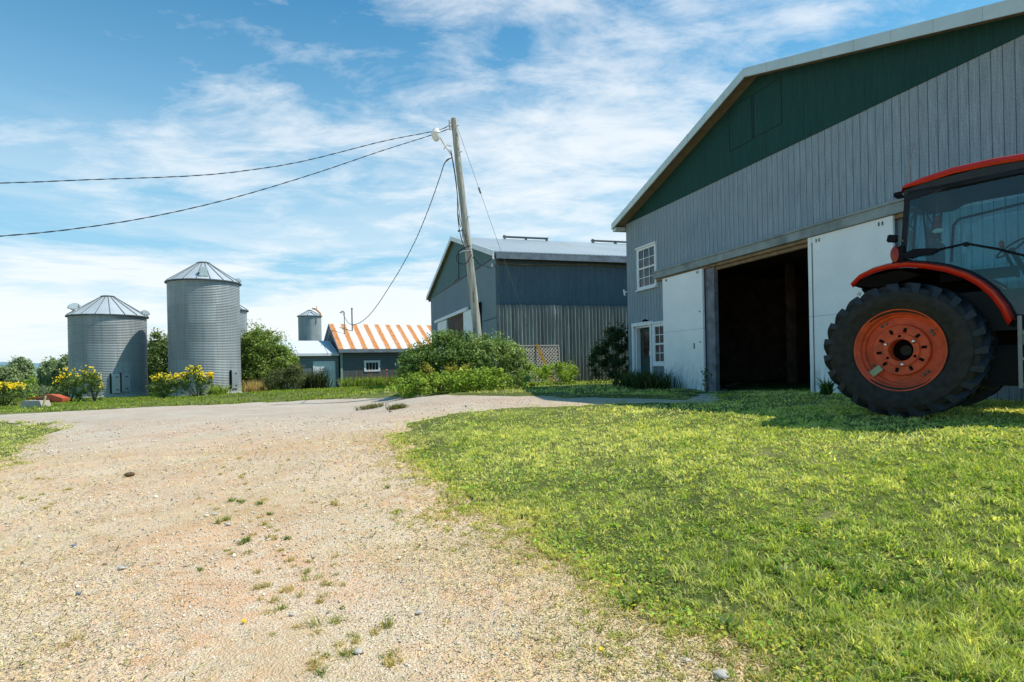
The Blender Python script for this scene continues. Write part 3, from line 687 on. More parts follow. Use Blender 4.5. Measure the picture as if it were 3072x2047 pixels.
MB().box((O2-.02,L2/2-.1,6.245),(.04,L2,.27)).box((-W2-O2+.02,L2/2-.1,6.245),(.04,L2,.27)).build('eave_board', M['eaveboard'], B2)
MB().box((O2/2-.02,L2/2,6.125),(O2-.06,L2-.2,.02)).build('eave_soffit', plain('dark eave boards', (.05,.045,.04), .9), B2)
MB().box((O2-.02,-ov2-.02,6.20),(.09,.06,.26)).build('corner_bracket', M['whitepaint'], B2)
MB().tube([(.08,i*L2/24,5.98-.05*math.sin(i*1.1)) for i in range(25)], .022, 6).build('conduit', M['soffit'], B2)
for (y0, y1) in ((2.9,5.6),(8.5,11.6),(14.0,17.0)):
    v = MB(); v.box((XA2,(y0+y1)/2,ZA2+.13),(.42,y1-y0,.03)); 
    for yy in (y0+.05,(y0+y1)/2,y1-.05): v.box((XA2,yy,ZA2+.05),(.34,.04,.14))
    v.prism([(XA2-.24,y0-.02,ZA2+.13),(XA2+.24,y0-.02,ZA2+.13),(XA2,y0-.02,ZA2+.25)], (0,.1,0)); v.build('ridge_vent', M['greysteel'], B2)
MB().box((-9.85,-.12,4.47),(9.5,.12,.18)).build('door_track_cover', M['whitepaint'], B2)
MB().box((-8.5,-.03,4.36),(5,.08,.06)).build('door_track', M['rawwood'], B2)
d1 = MB().box((-12.3,-.09,2.3),(3.05,.05,4.1)).box((-10.83,-.12,2.3),(.05,.02,4.1)).build('sliding_door', M['doorwhite'], B2); d1['label'] = 'pale sliding door at the far left of the far barn'
MB().box((-4.75,-.09,2.4),(2.8,.05,3.95)).box((-6.1,-.12,2.4),(.06,.02,3.95)).build('sliding_door', M['doorwhite'], B2)
MB().box((-2.72,-.10,4.28),(.16,.2,.55)).box((-2.95,-.1,4.45),(.6,.22,.2)).box((-2.70,-.03,2.6),(.06,.06,3.4)).build('meter_box', M['black'], B2)
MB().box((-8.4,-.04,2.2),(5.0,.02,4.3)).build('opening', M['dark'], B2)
MB().box((-10.55,-.055,2.2),(.3,.03,4.3)).build('jamb', M['jamb'], B2)
MB().box((-7.45,-.04,7.15),(.05,.05,1.45)).box((-8.1,-.05,6.40),(1.3,.05,.07)).build('loft_door_trim', M['galvdark'], B2)
MB().box((-1.35,-.012,3.62),(2.6,.03,.03)).build('sheet_seam', M['sheet2'], B2)
cb = MB(); cb.tube([(-.28,-.10,5.93),(-.28,-.04,5.93)], .09, 10); cb.build('cable_bracket', M['porcelain'], B2)
# weather vane
p = at(1364.5, 700, 34.2); wv = MB(); wv.tube([(0,0,-.1),(0,0,.55)], .028, 6).tube([(-.22,0,.36),(.22,0,.36)], .026, 6).tube([(0,-.22,.36),(0,.22,.36)], .026, 6)
for dx, dy in ((-.22,0),(.22,0),(0,.22),(0,-.22)): wv.box((dx,dy,.36),(.09,.09,.09))
wv.box((0,0,.55),(.03,.03,.1)); wo = wv.build('weather_vane', M['galvdark']); wo.location = C2+BD*XA2+BS*.45+Vector((0,0,ZA2)); tag(wo, 'small dark weather vane with cross arms on the ridge of the far barn', 'weather vane')

# lattice panel and yellow board leaning on the ribbed wall
lt = empty('lattice_panel', C2+BS*1.42+BD*.32+Vector((0,0,g1(C2.x+1.4,C2.y+.3))), math.radians(17.1)); tag(lt, 'weathered wooden diamond lattice panel leaning against the corrugated wall', 'lattice panel')
Wl, Hl = 2.8, 1.72
def clipseg(x0, s):   # diagonal through the panel, returns end points
    pts = []
    for xx in (-Wl/2, Wl/2):
        z = (xx-x0)*s
        if 0 <= z <= Hl: pts.append((xx, z))
    for zz in (0, Hl):
        xx = x0+zz/s
        if -Wl/2 < xx < Wl/2: pts.append((xx, zz))
    return pts[:2] if len(pts) >= 2 else None
for s, yy in ((1,-.008),(-1,.008)):
    m_ = MB(); x = -Wl/2-Hl
    while x < Wl/2+Hl:
        c = clipseg(x, s)
        if c and math.dist(*c) > .05: m_.bar((c[0][0],yy,c[0][1]), (c[1][0],yy,c[1][1]), .042, .014, (0,1,0))
        x += .155
    m_.build('slats', M['lattice'], lt)
MB().box((0,-.022,Hl-.02),(Wl,.02,.04)).box((0,-.022,.02),(Wl,.02,.04)).box((-Wl/2+.02,-.022,Hl/2),(.04,.02,Hl-.08)).box((Wl/2-.02,-.022,Hl/2),(.04,.02,Hl-.08)).build('frame', M['lattice'], lt)
lt.rotation_euler = (math.radians(-7), 0, math.radians(17.1))
pa, pb = C2+BS*1.75+BD*.14+Vector((0,0,2.42)), C2+BS*2.3+BD*.75+Vector((0,0,.68))
yb = MB().bar((0,0,0), pb-pa, .11, .03, (0,-1,0)).build('yellow_board', M['yellow']); yb.location = pa; tag(yb, 'yellow ochre board leaning across the wooden lattice panel', 'board')

# ------------------------------------------------------------------ low shed with annex
SHY = math.radians(28)
SH = empty('rust_roofed_shed', (-12.99, 47, 0), SHY); tag(SH, 'low dark grey shed with rust striped white roof and a small annex on its left', 'shed')
Lx = 12.0; D_ = 6.0
w = MB(); w.box((Lx/2,D_/2,1.3),(Lx,D_,3.3)); w.build('wall', M['clap'], SH)
w = MB(); w.prism([(.0,.0,2.94),(0,D_,2.94),(0,D_/2,5.0)], (.12,0,0)); w.build('gable_wall', M['clap'], SH)
ze, zr, oy = 3.02, 5.14, -.38
r = MB(); r.prism([(-.28,oy,ze),(-.28,D_/2,zr),(-.28,D_/2,zr-.06),(-.28,oy,ze-.06)], (Lx+.5,0,0)); r.build('roof', M['rust'], SH)
r = MB(); r.prism([(-.28,D_/2,zr),(-.28,D_-oy,ze),(-.28,D_-oy,ze-.06),(-.28,D_/2,zr-.06)], (Lx+.5,0,0)); r.build('roof', M['annexroof'], SH)
MB().box((Lx/2-.03,oy-.02,ze-.16),(Lx+.5,.03,.26)).build('fascia', M['eaveboard'], SH)
MB().prism([(-.31,oy,ze+.01),(-.31,D_/2,zr+.01),(-.31,D_/2,zr-.17),(-.31,oy,ze-.17)], (.028,0,0)).prism([(-.31,D_/2,zr+.01),(-.31,D_-oy,ze+.01),(-.31,D_-oy,ze-.17),(-.31,D_/2,zr-.17)], (.028,0,0)).build('barge_board', M['eaveboard'], SH)
MB().box((.0,-.02,1.3),(.16,.06,3.0)).build('corner_board', plain('pale green grey trim', lin(150,164,150), .7), SH)
window(SH, 1.72, 2.98, 1.25, 2.08, 0, 4, 1, fr=.13, double=False, sill=False)
AX0, AX1, AY = -4.35, -.1, .55
MB().box(((AX0+AX1)/2,AY+1.5,1.15),(AX1-AX0,3.0,3.1)).build('annex_wall', M['clap2'], SH)
MB().prism([(AX0-.25,AY-.25,2.72),(AX0-.25,AY+2.9,3.80),(AX0-.25,AY+2.9,3.72),(AX0-.25,AY-.25,2.64)], (AX1-AX0+.2,0,0)).prism([(AX0-.25,AY+2.9,3.80),(AX0-.25,AY+5,3.2),(AX0-.25,AY+5,3.12),(AX0-.25,AY+2.9,3.72)], (AX1-AX0+.2,0,0)).build('annex_roof', M['annexroof'], SH)
MB().box(((AX0+AX1)/2-.12,AY-.27,2.60),(AX1-AX0+.25,.03,.16)).build('annex_fascia', M['whitepaint'], SH)
fr = MB(); fr.box((-1.95,AY-.03,.9),(.12,.06,2.3)).box((-.42,AY-.03,.9),(.12,.06,2.3)).box((-1.185,AY-.03,2.06),(1.65,.06,.12)).build('door_frame', M['whitepaint'], SH)
ad = MB().box((-1.185,AY-.02,.85),(1.42,.04,2.3)).build('annex_door', plain('pale blue grey door', lin(228,236,238), .5, bump=0), SH)
em = MB()
for rr, t in ((.24,.03),(.13,.025)):
    pts = [(-1.2+rr*math.cos(a_), AY-.045, 1.36+rr*math.sin(a_)) for a_ in np.linspace(0, PI, 13)]; em.tube(pts, t*.6, 5)
for a_ in (.25,.5,.75): em.bar((-1.2+.1*math.cos(a_*PI),AY-.045,1.36+.1*math.sin(a_*PI)), (-1.2+.24*math.cos(a_*PI),AY-.045,1.36+.24*math.sin(a_*PI)), .02, .01)
em.box((-1.2,AY-.045,1.33),(.62,.012,.05)).box((-1.2,AY-.045,1.20),(.5,.012,.02)).build('emblem', plain('faded red emblem paint', lin(150,110,110), .6, bump=0), ad)
MB().tube([(-.58,AY-.04,.92),(-.58,AY-.10,.92)], .04, 8).build('handle', M['lampwhite'], ad)
ms = MB(); ms.tube([(.65,1.6,4.0),(.65,1.6,5.95)], .035, 8).tube([(.65,1.6,5.95),(.5,1.55,6.05),(.32,1.5,5.9)], .06, 8).build('service_mast', M['greysteel'], SH)
MB().tube([(1.35,2.0,4.3),(1.35,2.0,6.3)], .055, 8).tube([(1.35,2.0,6.3),(1.35,2.0,6.36)], .085, 8).build('stovepipe', M['greysteel'], SH)

# ------------------------------------------------------------------ grain bins
def grainbin(name, label, X, Y, r, zb, ze_, zp, nr=18, lod=6):
    e = empty(name, (X, Y, 0)); tag(e, label, 'grain bin', 'corrugated steel grain bins')
    st = .1/lod; prof = []; z = zb
    nn = int((ze_-zb)/st)
    prof = [(r+.011*math.sin(2*PI*(i*st)/.1), zb+i*st) for i in range(nn+1)]
    n = 72; P = np.array(prof); aa = np.arange(n)*2*PI/n
    VV = np.stack([P[:,0:1]*np.cos(aa), P[:,0:1]*np.sin(aa), np.repeat(P[:,1:2], n, 1)], -1).reshape(-1, 3)
    I = np.arange(len(P)*n).reshape(len(P), n); J = np.roll(I, -1, 1)
    F = np.stack([I[:-1], J[:-1], J[1:], I[1:]], -1).reshape(-1, 4); npmesh('wall', VV, [F], M['galv'], e, smooth=True)
    rf = MB(); rc = r*.17
    rf.lathe([(r+.10, ze_-.04), (r+.10, ze_), (rc, zp), (rc, zp+.03)], (0,0,0), n=nr*3); rfo = rf.build('roof', M['galvroof'], e)
    rb = MB()
    for k in range(nr):
        a_ = 2*PI*(k+.3)/nr; c_, s_ = math.cos(a_), math.sin(a_)
        rb.bar((c_*(r+.11), s_*(r+.11), ze_+.02), (c_*rc, s_*rc, zp+.02), .035, .05)
    rb.build('rib', M['greysteel'], rfo)
    cp = MB(); cp.lathe([(rc+.03, zp), (rc+.05, zp+.05), (rc-.05, zp+.09), (.02, zp+.11)], (0,0,0), n=24); cp.build('cap', M['galvdark'], rfo)
    ev = MB(); ev.lathe([(r+.02, ze_-.09), (r+.13, ze_-.07), (r+.13, ze_-.005), (r+.02, ze_-.02)], (0,0,0), n=72); ev.build('eave_ring', M['galvdark'], e)
    return e
def hood(e, ang, r, z, ze_, size=.42, wd=.36):
    """goose-neck vent on the roof"""
    c, s = math.cos(ang), math.sin(ang); m_ = MB(); pts = [(r-.30, z-.12)]
    for k in range(9):
        a_ = PI*(.95-.95*k/8)-.0; pts.append((r+.02-size*math.cos(a_)*.9+.0, z+size*.9*math.sin(a_)))
    pts += [(r+size*.55, z+.0), (r+.1, z+.02), (r-.02, z-.12)]
    m_.prism([(p*c+s*wd/2, p*s-c*wd/2, q) for p, q in pts], (-s*wd, c*wd, 0)); m_.build('vent_hood', M['galvroof'], e)
GB = [('tall', -19.58, 39.4, 2.08, .03, 7.16, 8.40), ('left', -25.73, 39.4, 2.12, .03, 5.14, 6.38)]
s1 = grainbin('grain_bin', 'tallest corrugated steel grain bin behind the yellow flowers', *GB[0][1:])
s2 = grainbin('grain_bin', 'short wide corrugated steel grain bin at the far left', *GB[1][1:])
s3 = grainbin('grain_bin', 'grain bin mostly hidden behind the tallest bin', -20.98, 44.0, 1.97, .1, 5.86, 7.05, lod=4)
s4 = grainbin('grain_bin', 'small distant grain bin rising behind the shed', -24.48, 75.0, 1.35, -1.0, 7.98, 8.66, nr=12, lod=3)
def facing(e, X, Y): return math.atan2(-Y, -X)
fa1, fa2 = facing(s1, -19.58, 39.4), facing(s2, -25.73, 39.4)
hood(s2, fa2-1.35, 1.75, 5.52, 0); hood(s2, fa2+1.45, 2.0, 5.28, 0, .34)
m_ = MB(); c, s = math.cos(fa1), math.sin(fa1); m_.box((0,0,.25),(.42,.42,.5),bevel=.03).box((.0,0,-.02),(.46,.5,.10)); ho = m_.build('vent_hood', M['galvroof'], s1, 40); ho.location = (c*1.75, s*1.75, 7.42); ho.rotation_euler = (0,0,fa1)
hood(s1, fa1+1.45, 1.98, 7.28, 0, .24, .3)
def bindoor(e, ang, r, z0, z1, wd, label=None):
    d = MB(); d.box((.03,0,(z0+z1)/2),(.07,wd,z1-z0),bevel=.01); o = d.build('door', M['galvpanel'], e); o.location = (math.cos(ang)*(r+.02), math.sin(ang)*(r+.02), 0); o.rotation_euler = (0,0,ang)
    for zz in (z0+.2, z1-.2): MB().box((.075,wd*.1,zz),(.03,.14,.05)).build('latch', M['black'], o)
    g = MB(); g.box((.03,-wd/2-.05,(z0+z1)/2),(.10,.06,z1-z0+.04)).build('hinge_gap', M['black'], o)
bindoor(s2, fa2+.16, 2.12, .30, 1.48, .48); bindoor(s2, fa2+.40, 2.12, .35, 1.5, .5); bindoor(s1, fa1+.88, 2.08, .40, 1.55, .62)
for e, r in ((s1, 2.08), (s2, 2.12)): MB().lathe([(r+.02,-.4),(r+.10,-.4),(r+.10,.10),(r+.0,.12)], (0,0,0), n=48).build('footing', M['concrete'], e)
ag = MB(); ag.tube([(.55,-.6,8.85),(1.0,-.75,8.75),(1.55,-.9,8.25)], [.09,.11,.10], 8).tube([(1.1,-.75,8.75),(1.1,-.75,9.15)], .03, 6).tube([(1.55,-.9,8.25),(1.62,-.9,7.95)], .09, 8); ag.build('auger_spout', plain('dull ochre metal', lin(190,130,70), .6), s4)

# ------------------------------------------------------------------ utility pole, lamp and cables
PB = Vector((-1.06, 22, g1(-1.06, 22)-.2)); PT = Vector((-1.87, 22, 10.34))
up = empty('utility_pole', PB); tag(up, 'leaning weathered wooden utility pole rising out of the bushes', 'utility pole')
npt = 40; pts, rr = [], []
for i in range(npt+1):
    t = i/npt; p = PB.lerp(PT, t)-PB; p += Vector((math.sin(t*5)*.03, math.cos(t*4)*.02, 0)); pts.append(p); rr.append(.165-.058*t+.004*math.sin(i*2.3))
MB().tube(pts, rr, 18).build('shaft', M['pole'], up, 60)
q = PT-PB
i_ = MB(); i_.tube([q+Vector((-.16,-.1,-.42)), q+Vector((-.16,-.1,-.10))], .012, 6)
for dz in (-.14,-.26,-.38): i_.tube([q+Vector((-.16,-.1,dz-.045)), q+Vector((-.16,-.1,dz+.045))], .05, 10)
i_.build('insulator', M['porcelain'], up)
st = MB()
for dz, dx in ((-.3,.14),(-1.25,.15),(-3.6,.17)): st.tube([q*(1+dz/10)+Vector((0,-.08,0)), q*(1+dz/10)+Vector((dx,-.12,.02))], .012, 6)
st.tube([q+Vector((.05,-.12,-3.4)), q+Vector((.09,-.16,-3.5)), q+Vector((.10,-.16,-3.75)), q+Vector((.16,-.14,-3.9))], .02, 6).build('step_bolt', M['greysteel'], up)
# lamp
lp = empty('yard_lamp', PT+Vector((-.12,-.05,-1.32))); tag(lp, 'pale dusk to dawn lamp on a slanting arm near the pole top', 'yard lamp')
lh = at(1308, 400, 21.6)-lp.location
MB().tube([(0,0,0), (lh.x*.5,-.1,lh.z*.55), (lh.x+.02,lh.y,lh.z+.06)], .032, 8).tube([(.0,0,.32),(-.18,-.03,.36),(-.28,-.05,.2)], .02, 6).build('arm', M['lampwhite'], lp)
m_ = MB(); m_.lathe([(.02,.16),(.09,.15),(.14,.06),(.17,.0),(.16,-.02),(.0,-.01)], lh, n=24); m_.build('lamp_housing', M['lampwhite'], lp, 50)
m_ = MB(); m_.lathe([(.155,-.01),(.15,-.10),(.12,-.21),(.07,-.27),(.0,-.285)], lh, n=24); m_.build('lamp_bowl', M['lampglass'], lp, 60)
def cable(name, label, pts, r, mat, twist=0, cat='cable', sag=None):
    P = [Vector(p) for p in pts]; out = []
    for i in range(len(P)-1):   # catmull-rom
        p0, p1, p2, p3 = P[max(i-1,0)], P[i], P[i+1], P[min(i+2,len(P)-1)]
        for k in range(14):
            t = k/14; out.append(.5*((2*p1)+(p2-p0)*t+(2*p0-5*p1+4*p2-p3)*t*t+(3*p1-p0-3*p2+p3)*t**3))
    out.append(P[-1]); o0 = out[0].copy(); m_ = MB()
    if twist:
        L = 0; A, B = [], []
        for i, p in enumerate(out):
            if i: L += (p-out[i-1]).length
            a_ = L*twist; d = Vector((0, math.cos(a_), math.sin(a_)))*r*1.0; A.append(p+d-o0); B.append(p-d-o0)
        m_.tube(A, r, 6).tube(B, r*.8, 6)
    else: m_.tube([p-o0 for p in out], r, 6)
    o = m_.build(name, mat, None, 180); o.location = o0; return tag(o, label, cat)
sc = 1.30553
T0 = PT+Vector((-.16,-.12,-.24))
def wire(pxs, Y0, Y1):
    n = len(pxs); return [at(x*sc, y*sc, Y0+(Y1-Y0)*i/(n-1)) for i, (x, y) in enumerate(pxs)]
w1 = [T0]+wire([(1005,300),(880,325),(700,370),(560,393),(430,405),(215,413),(0,421),(-300,425)], 21.7, 15); w2 = [T0+Vector((0,.05,-.12))]+wire([(1000,308),(880,346),(720,400),(540,454),(360,496),(180,525),(0,543),(-300,560)], 21.7, 12)
cable('power_cable', 'upper of the two black twisted cables running left from the pole top', w1, .009, M['cable'], 9)
cable('power_cable', 'lower of the two black twisted cables running left from the pole top', w2, .009, M['cable'], 9)
e3 = Vector((-12.99,47,0))+Matrix.Rotation(SHY,3,'Z')@Vector((.5,1.55,5.9))
w3 = [PT+Vector((-.13,-.1,-1.42))]+wire([(1022,375),(1010,410),(985,480),(955,552),(922,615),(893,662),(868,700),(845,728),(822,744),(802,744)], 22.4, 46)+[e3]
cable('shed_cable', 'black cable drooping from the lamp down to the shed roof', w3, .016, M['cable'], 8)
ge = C2+BS*1.39+BD*.02+Vector((0,0,3.3)); gs = PT+Vector((.11,0,-.35)); gm = gs.lerp(ge, .27)
cable('guy_wire', 'thin grey guy wire from the pole top down to the far barn wall', [gs, gs.lerp(ge,.5)+Vector((0,0,-.05)), ge], .008, M['steelwire'], cat='wire')
m_ = MB(); dd_ = (ge-gs).normalized(); m_.tube([-dd_*.12, dd_*.12], .035, 8); o = m_.build('wire_insulator', M['greysteel']); o.location = gs.lerp(ge,.268)+Vector((0,0,-.03)); tag(o, 'small grey strain insulator on the guy wire', 'insulator')
# cables running down the pole and over to the corner of the far barn
dn = [(1036,345),(1046,400),(1051,450),(1052,500),(1060,548),(1072,580)]
cable('drop_cable', 'black cable hanging down beside the pole shaft', [at(x*sc, y*sc, 21.75) for x, y in dn], .016, M['cable'])
dn = [(1036,350),(1044,395),(1050,440),(1057,500),(1069,545),(1078,570)]
cable('drop_cable', 'second black cable strapped close against the pole shaft', [at(x*sc, y*sc, 21.7) for x, y in dn], .014, M['cable'])
lp1 = [(1082,565),(1072,568),(1060,574),(1050,588),(1050,600),(1058,606),(1070,606),(1078,596),(1084,585)]
cable('cable_loop', 'pale and black cable loops dangling on the left of the pole', [at(x*sc, y*sc, 21.7) for x, y in lp1], .016, M['cable'])
lp2 = [(1084,570),(1078,576),(1062,578),(1056,582)]
cable('cable_loop', 'short white cable tails tied to the pole', [at(x*sc, y*sc, 21.68) for x, y in lp2], .016, M['porcelain'])
lp3 = [(1088,588),(1100,606),(1118,612),(1128,616),(1138,608),(1137,598)]
cable('barn_cable', 'black cable looping from the pole to the near corner of the far barn', [at(x*sc, y*sc, 21.9+i*.85) for i, (x, y) in enumerate(lp3)], .016, M['cable'])
# ------------------------------------------------------------------ tractor
HUB = Vector((5.02, 8.02, 0)); GT = .76
TR = empty('tractor', (HUB.x, HUB.y, GT), math.radians(-48)); tag(TR, 'orange cab tractor parked on the grass in front of the barn, only its rear showing', 'tractor')
# local frame: x forward, y away from the viewer (0 = outer face of the near rear tyre), z up from the ground
def wheel(cx, y0, wid, R, rr, zc, side, lugs=23, near=True):
    """side=+1: outer face at y0 looking to -y ; -1 mirrored"""
    we = empty('wheel', (cx, y0, zc)); we.parent = TR
    if side < 0: we.scale = (1, -1, 1)
    hw = wid/2; t = MB()
    pr = [(rr-.022, .06), (rr+.03, .022), (rr+.08, .0), (rr+(R-rr)*.35, -.035), (rr+(R-rr)*.62, -.028), (R-.14, .005), (R-.085, .045), (R-.07, .10), (R-.062, hw)]
    pr = pr+[(r_, wid-h_) for r_, h_ in pr[-2::-1]]
    t.lathe(pr, (0,0,0), 'y', 96); t.build('tyre', M['tyre'], we, 35).scale = (1.08, 1, 1)
    g = MB(); bm = g.bm; npth = 9
    for k in range(lugs*2):
        sd = k % 2; a0 = 2*PI*k/(lugs*2); rows = []
        for i in range(npth):
            s_ = i/(npth-1)
            if s_ < .74: q_ = s_/.74; lat = hw-.01-(hw-.045)*q_; rad_ = R-.01; base = R-.10; ofs = q_**1.25*.30; tw = .046+.042*q_**1.5
            else: q_ = (s_-.74)/.26; lat = .045-.05*q_; rad_ = R-.012-.15*q_; base = rad_-.07; ofs = .30+.035*q_; tw = .088-.01*q_
            if sd: lat = wid-lat
            a_ = a0-ofs; da = tw/2/R; row = []
            for aa, r_, dl in ((a_-da*1.3, base, .012), (a_-da, rad_, -.006), (a_+da, rad_, -.006), (a_+da*1.3, base, .012)):
                l_ = lat+(dl if s_ > .74 else 0)*(1 if not sd else -1); row.append(bm.verts.new((r_*math.cos(aa), l_, r_*math.sin(aa))))
            rows.append(row)
        for A, B in zip(rows, rows[1:]):
            for j in range(3): bm.faces.new((A[j], A[j+1], B[j+1], B[j]))
        bm.faces.new(rows[0]); bm.faces.new(rows[-1][::-1])
    g.build('tread_lugs', M['lug'], we, 35).scale = (1.08, 1, 1)
    r = MB(); d = .20 if R > .7 else .12
    r.lathe([(rr+.005,.03),(rr+.022,.02),(rr+.022,.04),(rr-.005,.06),(rr-.02,.075),(rr-.035,.09),(rr-.045,.14),(rr-.075,.16),(rr-.085,d+.03),(rr-.10,wid*.5),(rr-.10,wid*.7),(rr,wid-.05)], (0,0,0), 'y', 72)
    rim = r.build('rim', M['rimorange'], we, 30); rim['label'] = 'orange steel rim caked with pale dust' if near else 'orange steel rim'
    D = MB(); k_ = rr/.52
    D.lathe([(.455*k_,d+.02),(.445*k_,d-.005),(.345*k_,d-.012),(.335*k_,d-.06),(.325*k_,d-.068),(.30*k_,d-.065),(.225*k_,d-.062),(.215*k_,d-.085),(.15*k_,d-.088),(.145*k_,d-.07),(.14*k_,d+.10)], (0,0,0), 'y', 72)
    dish = D.build('wheel_disc', M['rimorange'], we, 30)
    if near:
        h_ = MB(); h_.disc((0,d+.12,0), .15*k_, 'y', 24); h_.build('hub_cavity', M['under'], dish)
        h_ = MB(); h_.lathe([(.07*k_,d+.02),(.075*k_,d+.11)], (.03,0,-.005), 'y', 20).disc((.03,d+.03,-.005), .07*k_, 'y', 20); h_.build('axle_end', M['tyre'], dish)
        for i, a_ in enumerate((PI*.20, PI*.86, PI*1.53)):
            b_ = MB(); b_.lathe([(.0,d-.115),(.016,d-.11),(.022,d-.09),(.022,d-.06)], (.19*k_*math.cos(a_),0,.19*k_*math.sin(a_)), 'y', 12); b_.build('wheel_nut', M['chrome'], dish, 40)
        for i in range(10):
            a_ = 2*PI*i/10+.12; b_ = MB(); rr_ = .265*k_; c_, s_ = math.cos(a_), math.sin(a_)
            b_.bar((rr_*c_-.028*c_, d-.070, rr_*s_-.028*s_), (rr_*c_+.028*c_, d-.070, rr_*s_+.028*s_), .034, .014, (0,1,0)); b_.build('slot', M['under'], dish)
        for i in range(6):
            a_ = 2*PI*(i+.55)/6; b_ = MB(); rr_ = .185*k_
            b_.disc((rr_*math.cos(a_), d-.0895, rr_*math.sin(a_)), .019, 'y', 14); b_.build('bolt_hole', M['under'], dish)
        for a_ in (.62,.50,2.05,2.2,3.65,5.35,5.5):
            b_ = MB(); b_.lathe([(0,d-.035),(.018,d-.03),(.022,d-.012)], (.405*k_*math.cos(a_),0,.405*k_*math.sin(a_)), 'y', 8); b_.build('clamp_bolt', M['bolt'], dish)
        tg = MB(); tg.box((0,0,0),(.17,.012,.085)); o = tg.build('label_tag', M['paper'], dish); o.location = (-.30, d-.09, -.275); o.rotation_euler = (0, math.radians(-38), 0)
        b_ = MB(); b_.tube([(.44*math.cos(.58),.13,.44*math.sin(.58)),(.47*math.cos(.58),.05,.47*math.sin(.58))], .008, 6); b_.build('valve', M['greysteel'], rim)
    return we
R1, rr1 = .89, .515
w_ = wheel(0, 0, .68, R1, rr1, R1-.05, 1)
for ch in w_.children: pass
wheel(0, 2.10, .60, R1, rr1, R1-.05, -1, near=False)
wheel(2.45, .12, .38, .60, .33, .58, 1, near=False, lugs=17); wheel(2.45, 1.90, .38, .60, .33, .58, -1, near=False, lugs=17)
# fender outline (x, z) of the outer lip
fo = [(-.64,1.79),(-.60,1.82),(-.51,1.885),(-.32,1.945),(-.14,1.975),(.09,1.972),(.31,1.925),(.52,1.86),(.72,1.76),(.87,1.645),(.99,1.51),(1.09,1.34),(1.16,1.15)]
def fender(y0, y1, out):
    bm = bmesh.new(); rows = []
    for x, z in fo:
        t = min(1, max(0, (x+.64)/.45)); nz_ = 1
        yo = y0 if out > 0 else y1
        inner = y1 if out > 0 else y0
        s = 1 if out > 0 else -1
        yo2 = yo+s*(.16*(1-t)**2)
        dx, dz = -.045*(x-.1)/1.1, -.055
        rows.append([bm.verts.new((x+dx, yo2+s*.012, z+dz)), bm.verts.new((x, yo2, z)), bm.verts.new((x+dx*.2, yo2+s*.05, z+.022)), bm.verts.new((x, inner, z+.03*(1-abs(x)/1.2)))])
    for A, B in zip(rows, rows[1:]):
        for j in range(3): bm.faces.new((A[j], A[j+1], B[j+1], B[j]))
    m_ = MB(); m_.bm.free(); m_.bm = bm; o = m_.build('fender', M['orange'], TR, 35)
    md = o.modifiers.new('thick', 'SOLIDIFY'); md.thickness = .012; md.offset = -1
    u = MB(); s = 1 if out > 0 else -1; yo = (y0 if out > 0 else y1)+s*.03; inner = y1 if out > 0 else y0
    pp = [(x*.975+.005, z-.06) for x, z in fo]; pp[0] = (pp[0][0]+.08, pp[0][1]+.0)
    bm = u.bm; rw = [[bm.verts.new((x, yo+s*(.16*(1-min(1, max(0, (x+.64)/.45)))**2), z)), bm.verts.new((x, inner, z-.01))] for x, z in pp]
    for A, B in zip(rw, rw[1:]): bm.faces.new((A[0], A[1], B[1], B[0]))
    u.build('fender_liner', M['under'], o)
    # lower lip of the tail sweeping forward
    return o
fender(.08, .66, 1); fender(1.40, 1.92, -1)
MB().prism([(x, .66, z-.05) for x, z in fo]+[(1.10,.66,.85),(-.30,.66,1.25)], (0,.02,0)).build('fender_inner', M['under'], TR)
MB().prism([(-.56,.13,1.74),(-.18,.10,1.69),(.25,.10,1.80),(-.0,.10,1.89),(-.4,.10,1.84)], (0,.5,0)).build('fender_tail', M['under'], TR)
# cab
cab = empty('cab', (0,0,0)); cab.parent = TR
roofpts = [(-.02,3.00),(.0,3.05),(.22,3.11),(.55,3.155),(.95,3.16),(1.35,3.14),(1.62,3.08),(1.72,3.0)]
bm = bmesh.new(); rows = []
for x, z in roofpts:
    row = []
    for j, (yy, dz) in enumerate(((.36,-.085),(.34,-.05),(.36,-.01),(.46,.02),(.99,.045),(1.52,.02),(1.62,-.01),(1.64,-.05),(1.62,-.085))): row.append(bm.verts.new((x, yy, z+dz*(1 if 0 < x < 1.7 else .5))))
    rows.append(row)
for A, B in zip(rows, rows[1:]):
    for j in range(8): bm.faces.new((A[j], A[j+1], B[j+1], B[j]))
bm.faces.new(rows[0][::-1]); bm.faces.new(rows[-1])
m_ = MB(); m_.bm.free(); m_.bm = bm; m_.build('cab_roof', M['orange'], cab, 40)
MB().prism([(.0,.38,2.84),(.0,.38,2.985),(.3,.38,3.04),(.9,.38,3.075),(1.4,.38,3.05),(1.66,.38,2.99),(1.62,.38,2.93),(1.0,.38,2.97),(.42,.38,2.90),(.30,.38,2.84)], (0,1.22,0)).build('headliner', M['headliner'], cab)
pl = MB()
def pil(p, q, w_=.06, t_=.07): pl.bar(p, q, w_, t_, (0,1,0))
for yy in (.40, 1.58):
    pil((.04,yy,2.90),(-.03,yy,2.02)); pil((.15,yy,2.9),(.08,yy,2.06),.025,.03); pil((1.58,yy,2.95),(1.34,yy,1.15)); pil((.05,yy,2.93),(1.6,yy,2.95),.05,.04)
    for (x0,z0),(x1,z1) in zip(fo[4:], fo[5:]): pil((x0-.02,yy,z0+.05),(x1-.02,yy,z1+.05),.035,.05)
    pil((1.14,yy,1.20),(1.36,yy,1.14),.05,.05)
pil((-.03,.40,2.05),(-.03,1.58,2.05)); pil((.04,.40,2.92),(.04,1.58,2.92))
pl.build('cab_frame', M['frameblack'], cab)
